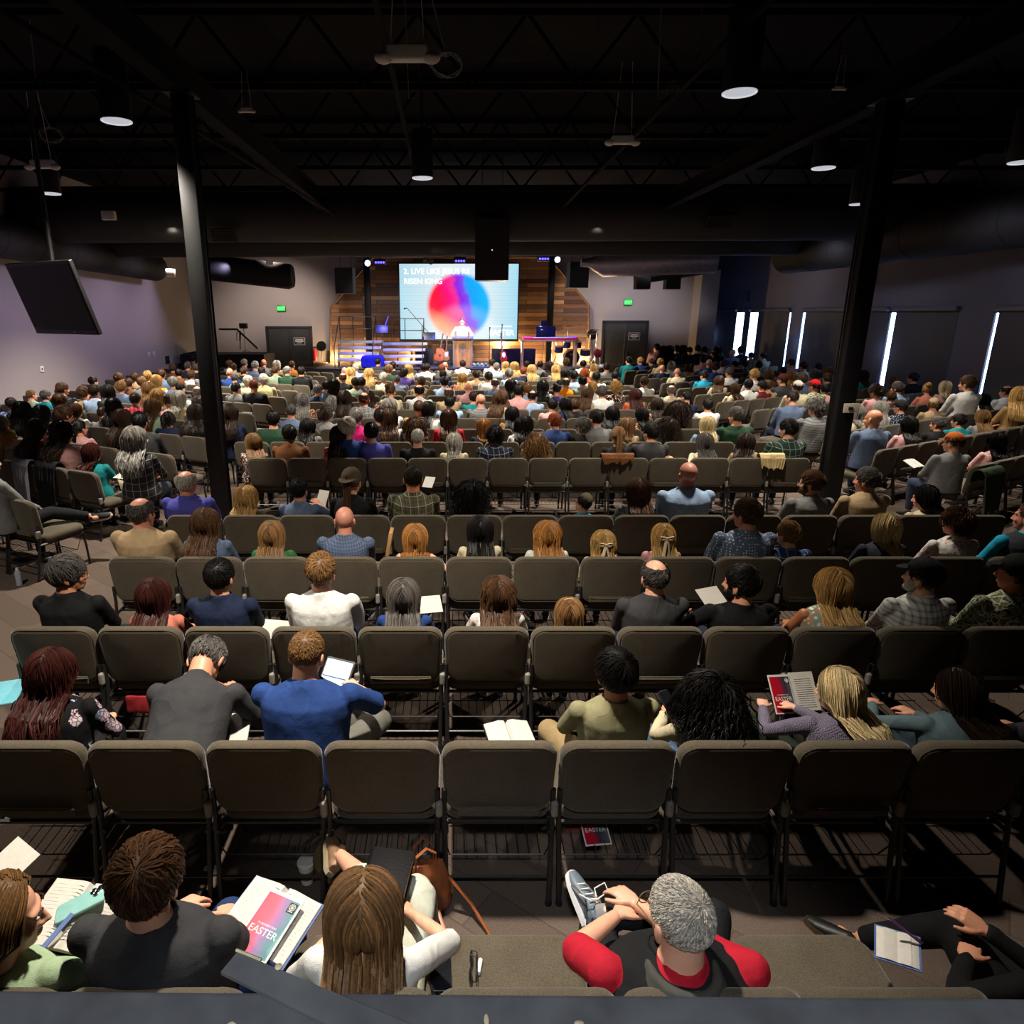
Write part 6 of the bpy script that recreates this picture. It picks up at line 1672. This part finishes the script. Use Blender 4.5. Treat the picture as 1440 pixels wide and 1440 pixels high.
# nearest row
p=ryp(105,1290,.66); openbook('open_bible',p,E(14,0,-12),'open cream-paged Bible on the green-topped woman\'s lap, lower left',.16,.23)
phone(ryp(114,1271,.705),E(16,0,-68),'pale teal phone with triple camera lying on the open Bible',plain('teal_case',(.20,.42,.40),.5,0,.4,30,.05),s=1.12)
tag(mk('bookmark_card',MB().box((0,0,0),(.02,.12,.003)),M_BLUEC,loc=ryp(82,1308,.695),rot=E(14,0,-24)),'narrow dark blue bookmark card under the teal phone','bookmark')
o=tag(mk('paper_sheet',MB().box((0,0,0),(.15,.21,.003)),PAPER,loc=ryp(6,1222,.66),rot=E(20,8,-30)),'printed paper sheet on the jeans knee at the left edge','paper')
p=ryp(378,1293,.655); openbook('open_bible',p,E(12,0,-26),'open Bible on the charcoal polo man\'s right thigh under a leaflet',.15,.23,cover=M_BLUEC)
leaflet(ryp(377,1300,.69),E(14,0,-25),'red and teal EASTER leaflet on the open Bible, nearest row',1.05)
pen(ryp(391,1271,.70),E(14,0,-20),'black pen on the EASTER leaflet in the nearest row',None,.07)
p=W('longwoman',(.10,.36,.715)); o=empty('closed_bible',ryp(546,1238,.66),E(6,0,-9)); o.scale=(1.1,1.1,1.1); tag(o,'thick black leather Bible closed on the long-haired woman\'s lap','book'); mk('page_block',MB().box((.003,0,0),(.125,.205,.042)),M_GILT,o,smooth=False)
for z in (-.023,.023): mk('cover',MB().box((0,0,z),(.14,.22,.004),bev=.0015),M_LEATH,o)
mk('spine',MB().tube([(-.066,-.11,0),(-.066,.11,0)],.0245,10),M_LEATH,o)
phone(ryp(620,1366,.475),E(0,0,2),'black phone lying face up on the empty seat beside the white tee',BLACKP,False)
o=empty('sunglasses',ryp(662,1362,.485),E(0,0,86)); tag(o,'folded dark sunglasses on the empty seat, nearest row','sunglasses')
for g in (-1,1): mk('lens',MB().ell((g*.034,0,0.012),(.027,.006,.02)),GLASS,o); mk('temple',MB().tube([(g*.062,0,.014),(g*.058,-.02,.01),(-g*.05,-.022-.004*g,.006)],.002,5),BLACKP,o)
mk('bridge',MB().tube([(-.01,0,.018),(.01,0,.018)],.002,5),BLACKP,o)
tag(mk('lip_balm',MB().tube([(0,-.025,0),(0,.03,0)],.0085,12),WHITEP,loc=ryp(674,1360,.484),rot=E(0,0,-12)),'small white lip balm stick beside the sunglasses','lip balm')
c=ryp(430,1210,.13); o=empty('paper_cup',(c.x,c.y,0)); tag(o,'white lidded paper coffee cup on the carpet under the chairs','cup')
mk('cup_body',MB().tube([(0,0,.002),(0,0,.115)],[.029,.041],20),WHITEP,o); mk('sleeve',MB().tube([(0,0,.035),(0,0,.085)],[.0345,.0392],20,cap=False),plain('kraft_sleeve',(.16,.11,.05),.8,0,.2,30,.1),o); mk('lid',MB().tube([(0,0,.113),(0,0,.122),(0,0,.124),(0,0,.134)],[.044,.044,.040,.038],20),WHITEP,o)
# brown leather bag on the floor
c=ryp(597,1240,.18); o=empty('leather_bag',(c.x,c.y+.02,0),E(0,0,18)); tag(o,'rust-brown leather tote bag with long straps leaning on chair legs','bag'); M_TAN=plain('rust_leather',(.26,.075,.025),.42,0,.5,10,.25,.15)
b=MB(); b.rings([(V((0,0,z)),V((rx,0,0)),V((0,ry,0))) for z,rx,ry in ((.005,.13,.06),(.10,.14,.065),(.20,.115,.05),(.27,.09,.02))],18); mk('bag_body',remesh(b,.009,2,.010,12,5),M_TAN,o)
for y in (-.02,.02): mk('handle',MB().tube([(-.05,y,.25),(-.045,y*1.5,.34),(0,y*1.8,.38),(.045,y*1.5,.34),(.05,y,.25)],[(.004,.009)]*5,6),M_TAN,o)
mk('shoulder_strap',MB().tube([(.09,0,.2),(.2,-.10,.06),(.24,-.24,.012),(.16,-.32,.012),(.05,-.2,.012),(.04,-.06,.06)],[(.004,.010)]*6,6),M_TAN,o)
c=ryp(463,1212,.1); o=tag(mk('canvas_bag',remesh(MB().ell((0,0,.12),(.07,.10,.14)),.012,2,.02,12,3),plain('khaki_canvas',(.13,.10,.05),.9,0,.1,30,.2),loc=(c.x,c.y,0)),'slim khaki canvas bag behind the coffee cup','bag')
c=ryp(298,1222,.03); o=empty('key_ring',(c.x,c.y,.012)); tag(o,'bunch of keys with a white tag on the carpet','keys'); mk('tag',MB().box((-.03,.02,.002),(.035,.03,.004)),WHITEP,o)
for k in range(4): mk('key',MB().box((.02+.008*math.cos(k*1.6),.008*k-.01,.002+.003*k),(.05,.012,.003),Matrix.Rotation(k*.8,3,'Z')),CHROME,o)
mk('ring',MB().tube([(math.cos(a)*.014,math.sin(a)*.014,.004) for a in [2*math.pi*k/14 for k in range(15)]],.0015,5),CHROME,o)
leaflet(ryp(835,1160,.24),E(24,0,6),'dark red leaflet in the wire rack beneath a chair, lower centre',.95,M_LEAF2,False)
tag(mk('red_booklet',MB().box((0,0,0),(.10,.15,.012)),plain('red_booklet',(.35,.03,.04),.5,0,.3,20,.1),loc=ryp(803,1148,.22),rot=E(10,0,8)),'small red booklet half hidden in the chair rack','booklet')
# notebook + pen in the dark corner
hp=W('blackperson',(-.30,.30,.76)); q=ryp(1262,1332,.60); o=openbook('notebook',q,E(18,-6,-30),'small open notebook in the hand at the dark lower right',.062,.11,.006,'notebook',False,M_BLUEC); pen(ryp(1272,1308,.66),E(30,0,65),'violet pen in the hand at the dark lower right',plain('violet_pen',(.12,.04,.16),.4),.13)
# second row
h=W('poloman',(.10,.50,.80)); T=atD(470,958,h.y); o=empty('tablet',T,E(48,0,-24)); tag(o,'white-screened tablet held by the man in the navy blue polo','tablet'); mk('case',MB().cushion(.19,.26,.012,.014,.005,Matrix.Rotation(R(-90),4,'X')),plain('tablet_case',(.05,.055,.06),.5,0,.4,20,.1),o); mk('screen',MB().box((0,0,.0065),(.17,.235,.001)),plain('lit_tablet_screen',(.5,.55,.6),.3,em='cfe4f4',ems=.55),o,smooth=False); mk('app_bar',MB().box((0,.02,.0075),(.165,.006,.001)),M_BLUEC,o,smooth=False)
wr_=W('poloman',(.20,.50,.86)); pen(atD(494,966,wr_.y),E(20,0,-48),'white stylus in the writing hand of the navy polo man',WHITEP,.13)
T=ryp(335,1025,.55); tag(mk('folded_paper',MB().box((0,0,0),(.12,.2,.02),bev=.004),PAPER,loc=T,rot=E(20,0,6)),'strip of white paper between the bent man and the navy polo','paper')
p=ryp(715,1036,.89); openbook('open_bible',(ryp(716,1032,.485)),E(0,0,8),'open book lying on an empty seat cushion, second row centre',.125,.20,.022,'book',False)
T=W('knitwoman',(-.20,.52,.93)); T=atD(1100,976,T.y); lo_=leaflet(T,E(52,6,14),'EASTER leaflet with red sphere held by the woman in lavender knit',1.0,M_LEAF2,True)
mk('inside_page',MB().box((.15,.01,.004),(.15,.216,.003),Matrix.Rotation(R(-8),3,'Y')),PAPER,lo_,smooth=False); tl=MB()
for k in range(14): tl.box((.15,.08-.012*k,.0075+.0),(.10,.002,.001),Matrix.Rotation(R(-8),3,'Y'))
mk('print',tl,M_PRT,lo_,smooth=False)
T=ryp(941,990,.72); phone(T,E(40,0,30),'dark phone in the hand of the woman with black wavy hair',BLACKP,False)
tag(mk('cyan_folder',MB().box((0,0,0),(.22,.3,.012),bev=.003),plain('cyan_folder',(.15,.45,.55),.5,0,.3,20,.05),loc=ryp(2,975,.49),rot=E(0,0,20)),'pale cyan folder at the left edge beside the flowered top','folder')
o=tag(mk('red_pouch',remesh(MB().box((0,0,0),(.16,.08,.12)),.012,3,.006,12),plain('red_fabric',(.28,.02,.025),.7,0,.2,18,.3),loc=ryp(197,987,.30)),'small red pouch on the floor beside the flowered top','pouch')
# third row papers
for px,py,z,a,lab in ((602,850,.66,12,'white paper beside the grey-brown haired woman, third row'),(386,885,.62,-10,'white paper beside the man in the wrinkled white shirt'),(1000,838,.72,22,'cream leaflet held by the man in the black jacket, third row')):
    tag(mk('paper_sheet',MB().box((0,0,0),(.20,.15,.003)),PAPER,loc=ryp(px,py,z),rot=E(32,0,a)),lab,'paper','loose papers in the rows')
tag(mk('paper_sheet',MB().box((0,0,0),(.13,.2,.003)),PAPER,loc=W('r5c',(.19,.38,1.02)),rot=E(60,0,-28)),'grey printed leaflet raised by the boy in the fifth row','paper')
tag(mk('paper_sheet',MB().box((0,0,0),(.13,.16,.003)),PAPER,loc=ryp(603,678,.74),rot=E(40,0,-20)),'white paper beside the olive-grey plaid shirt, fifth row','paper')
tag(mk('small_book',MB().box((0,0,0),(.03,.16,.2),bev=.003),plain('tan_cover',(.35,.18,.07),.6,0,.3,20,.1),loc=ryp(548,762,.95),rot=E(0,10,0)),'tan covered book beside the yellow-orange top, fourth row','book')
# garments over chair backs
def drape(name,px,py,row,w,lf,lb,col,lab,N=None,rz=0,seed=1,pos=None,rag=.06):
    m=MB(); r=random.Random(seed); nu,nv=26,34; st=0; T=.012
    P=[]
    for i in range(nu+1):
        u=i/nu-.5; lfb=lb*(1+.35*noise.noise(V((u*4,seed,0))))+rag*noise.noise(V((u*9,seed*2,1))); lff=lf*(1+.2*noise.noise(V((u*5,seed,4))))
        row_=[]
        for j in range(nv+1):
            t=j/nv; s=-lff+(lff+lfb)*t
            fold=.022*math.sin(u*26+seed)+.018*noise.noise(V((u*8,s*3,seed)))
            R0=.052
            if s<-.08: y,z=R0+.004,.875+(s+.08)
            elif s<.08: a=math.pi*(s+.08)/.16; y,z=R0*math.cos(a),.875+R0*.75*math.sin(a)
            else: y,z=-R0-.012-.10*(s-.08)*.35,.875-(s-.08)
            dep=min(1,max(0,abs(s)-.05)*5)
            nrm=-1 if s>0 else 1
            row_.append(V((u*w*(1-.22*dep*max(0,s)/max(lb,.01))+.012*noise.noise(V((s*4,u*3,seed))),y+nrm*abs(fold)*dep,z+.006*fold)))
        P.append(row_)
    for off in (0,1):
        for i in range(nu+1):
            for j in range(nv+1):
                q=P[i][j]; s=-lf+(lf+lb)*j/nv; d=V((0,-1,0)) if s>.08 else V((0,1,0)) if s<-.08 else V((0,0,1))
                m.v.append(q+d*T*off)
    K=(nu+1)*(nv+1)
    for i in range(nu):
        for j in range(nv):
            a=i*(nv+1)+j; m.face((a,a+1,a+nv+2,a+nv+1)); m.face((K+a,K+a+nv+1,K+a+nv+2,K+a+1))
    for i in range(nu): 
        for j in (0,nv): a=i*(nv+1)+j; m.face((a,a+nv+1,K+a+nv+1,K+a))
    for j in range(nv):
        for i in (0,nu): a=i*(nv+1)+j; m.face((a,K+a,K+a+1,a+1))
    if pos is None: q=atZ(px,py,.86); pos=(q.x,DC[row],0)
    o=mk(name,m,CL['plain'],None,pos,(0,0,rz),col); tag(o,lab,'garment','garments hung over chair backs'); return o
drape('brown_coat',872,648,5,.44,.12,.15,'6a4222','brown coat bunched over a chair back, first row past the aisle',seed=3)
drape('cream_coat',1102,652,5,.34,.12,.22,'c8b080','cream fleece coat over a chair back beside the right column',seed=7)
q=atZ(1390,665,.86); drape('green_jacket',0,0,0,.50,.2,.58,'2c3a26','dark green jacket hung over a chair back at the right edge',rz=AR,seed=5,pos=(q.x,q.y,0))
q=atZ(35,652,.86); drape('grey_cardigan',0,0,0,.30,.2,.62,'7c7a86','long grey cardigan trailing from a chair back at the left edge',rz=-AL,seed=9,pos=(q.x,q.y,0),rag=.16)
q=atZ(70,655,.86); drape('black_jacket',0,0,0,.40,.2,.6,'1c1c20','black jacket hung over a chair back beside the grey cardigan',rz=-AL,seed=11,pos=(q.x,q.y,0))
q=atZ(183,672,.60); m=drape('tan_shawl',0,0,0,.34,.12,.46,'a89a84','tan fringed shawl hanging from a lap at the left aisle',rz=-AL+1.2,seed=13,pos=(q.x,q.y,-.30))
# legs of the person sitting at the left edge, front row of the left block
o,p=hero('person beyond the left edge whose crossed shoe shows in the aisle',(-4.78,6.92,0),-26,'l','S','d','gy',1.0,'15161c','0c0c0e',sex='m',seed=90,rk=(.16,.45,.60),ra=(.42,.74,.52),rf=(.9,.35,.25),hero_hair=False)
c=ryp(24,815,.1); o=empty('water_bottle',(c.x-.05,c.y+.1,0)); tag(o,'small clear water bottle under the chair at the left edge','bottle'); mk('bottle_body',MB().tube([(0,0,0),(0,0,.14),(0,0,.17)],[.03,.03,.014],14),plain('bottle_plastic',(.35,.4,.5),.15,0,.6,10,.1),o); mk('bottle_cap',MB().tube([(0,0,.17),(0,0,.19)],.014,12),WHITEP,o)
# open books in the side blocks
for px,py,z,rz,lab in ((1285,652,.72,25,'open book on the knee of the man in the orange-brown cap'),(271,632,.60,-30,'open book held near the shawl at the left aisle') ,(345,583,.62,-20,'open book on a lap just right of the left column'),(175,668,.75,-30,'notepad above the tan shawl at the left aisle')):
    openbook('open_bible' if 'book' in lab else 'notepad',ryp(px,py,z),E(25,0,rz),lab,.12,.18,.015,'book',False)

# laces, tongue and stripes on the raised running shoe
o,p,s,Rz,L=HP['redman']; a=p.an[1]; d=p.fd[1]; u=V(p.rfu); u=(u-d*u.dot(d)).normalized(); sd=d.cross(u); h=a-u*.085-d*.06
sh=[c for c in o.children if c.name.startswith('shoe')][1]
lc=MB()
for k in range(4):
    x=.105+.026*k; z=.098-.012*k; lc.tube([h+d*x+sd*.030+u*(z-.014),h+d*(x+.008)+u*(z+.004),h+d*(x+.012)-sd*.030+u*(z-.014)],.0032,6)
lc.tube([h+d*.11+u*.10,h+d*.13+sd*.05+u*.13,h+d*.17+sd*.06+u*.12,h+d*.16+sd*.02+u*.09,h+d*.12+u*.10],.003,6); lc.tube([h+d*.11+u*.10,h+d*.10-sd*.05+u*.11,h+d*.14-sd*.07+u*.08],.003,6)
ob('laces',lc.mesh('laces',(TINT,)),sh,color='dcdcd8')
st=MB()
for g in (-1,1):
    st.tube([h+d*.06+sd*g*.040+u*.045,h+d*.12+sd*g*.043+u*.07,h+d*.20+sd*g*.040+u*.03],[(.003,.010)]*3,6); st.tube([h+d*.015+sd*g*.034+u*.035,h+d*.05+sd*g*.039+u*.075],[(.003,.008)]*2,6)
ob('side_stripe',st.mesh('side_stripe',(TINT,)),sh,color='20242c')
sk=MB(); sk.tube([a-u*.02,a+(p.kn[1]-a).normalized()*.10],[.046,.043],14); ob('sock',sk.mesh('sock',(CL['plain'],)),o,color='8a8a8c')
# ------------------------------------------------------------------ into the scene
for o in list(C.objects): SC.collection.objects.link(o)
bpy.data.collections.remove(C)
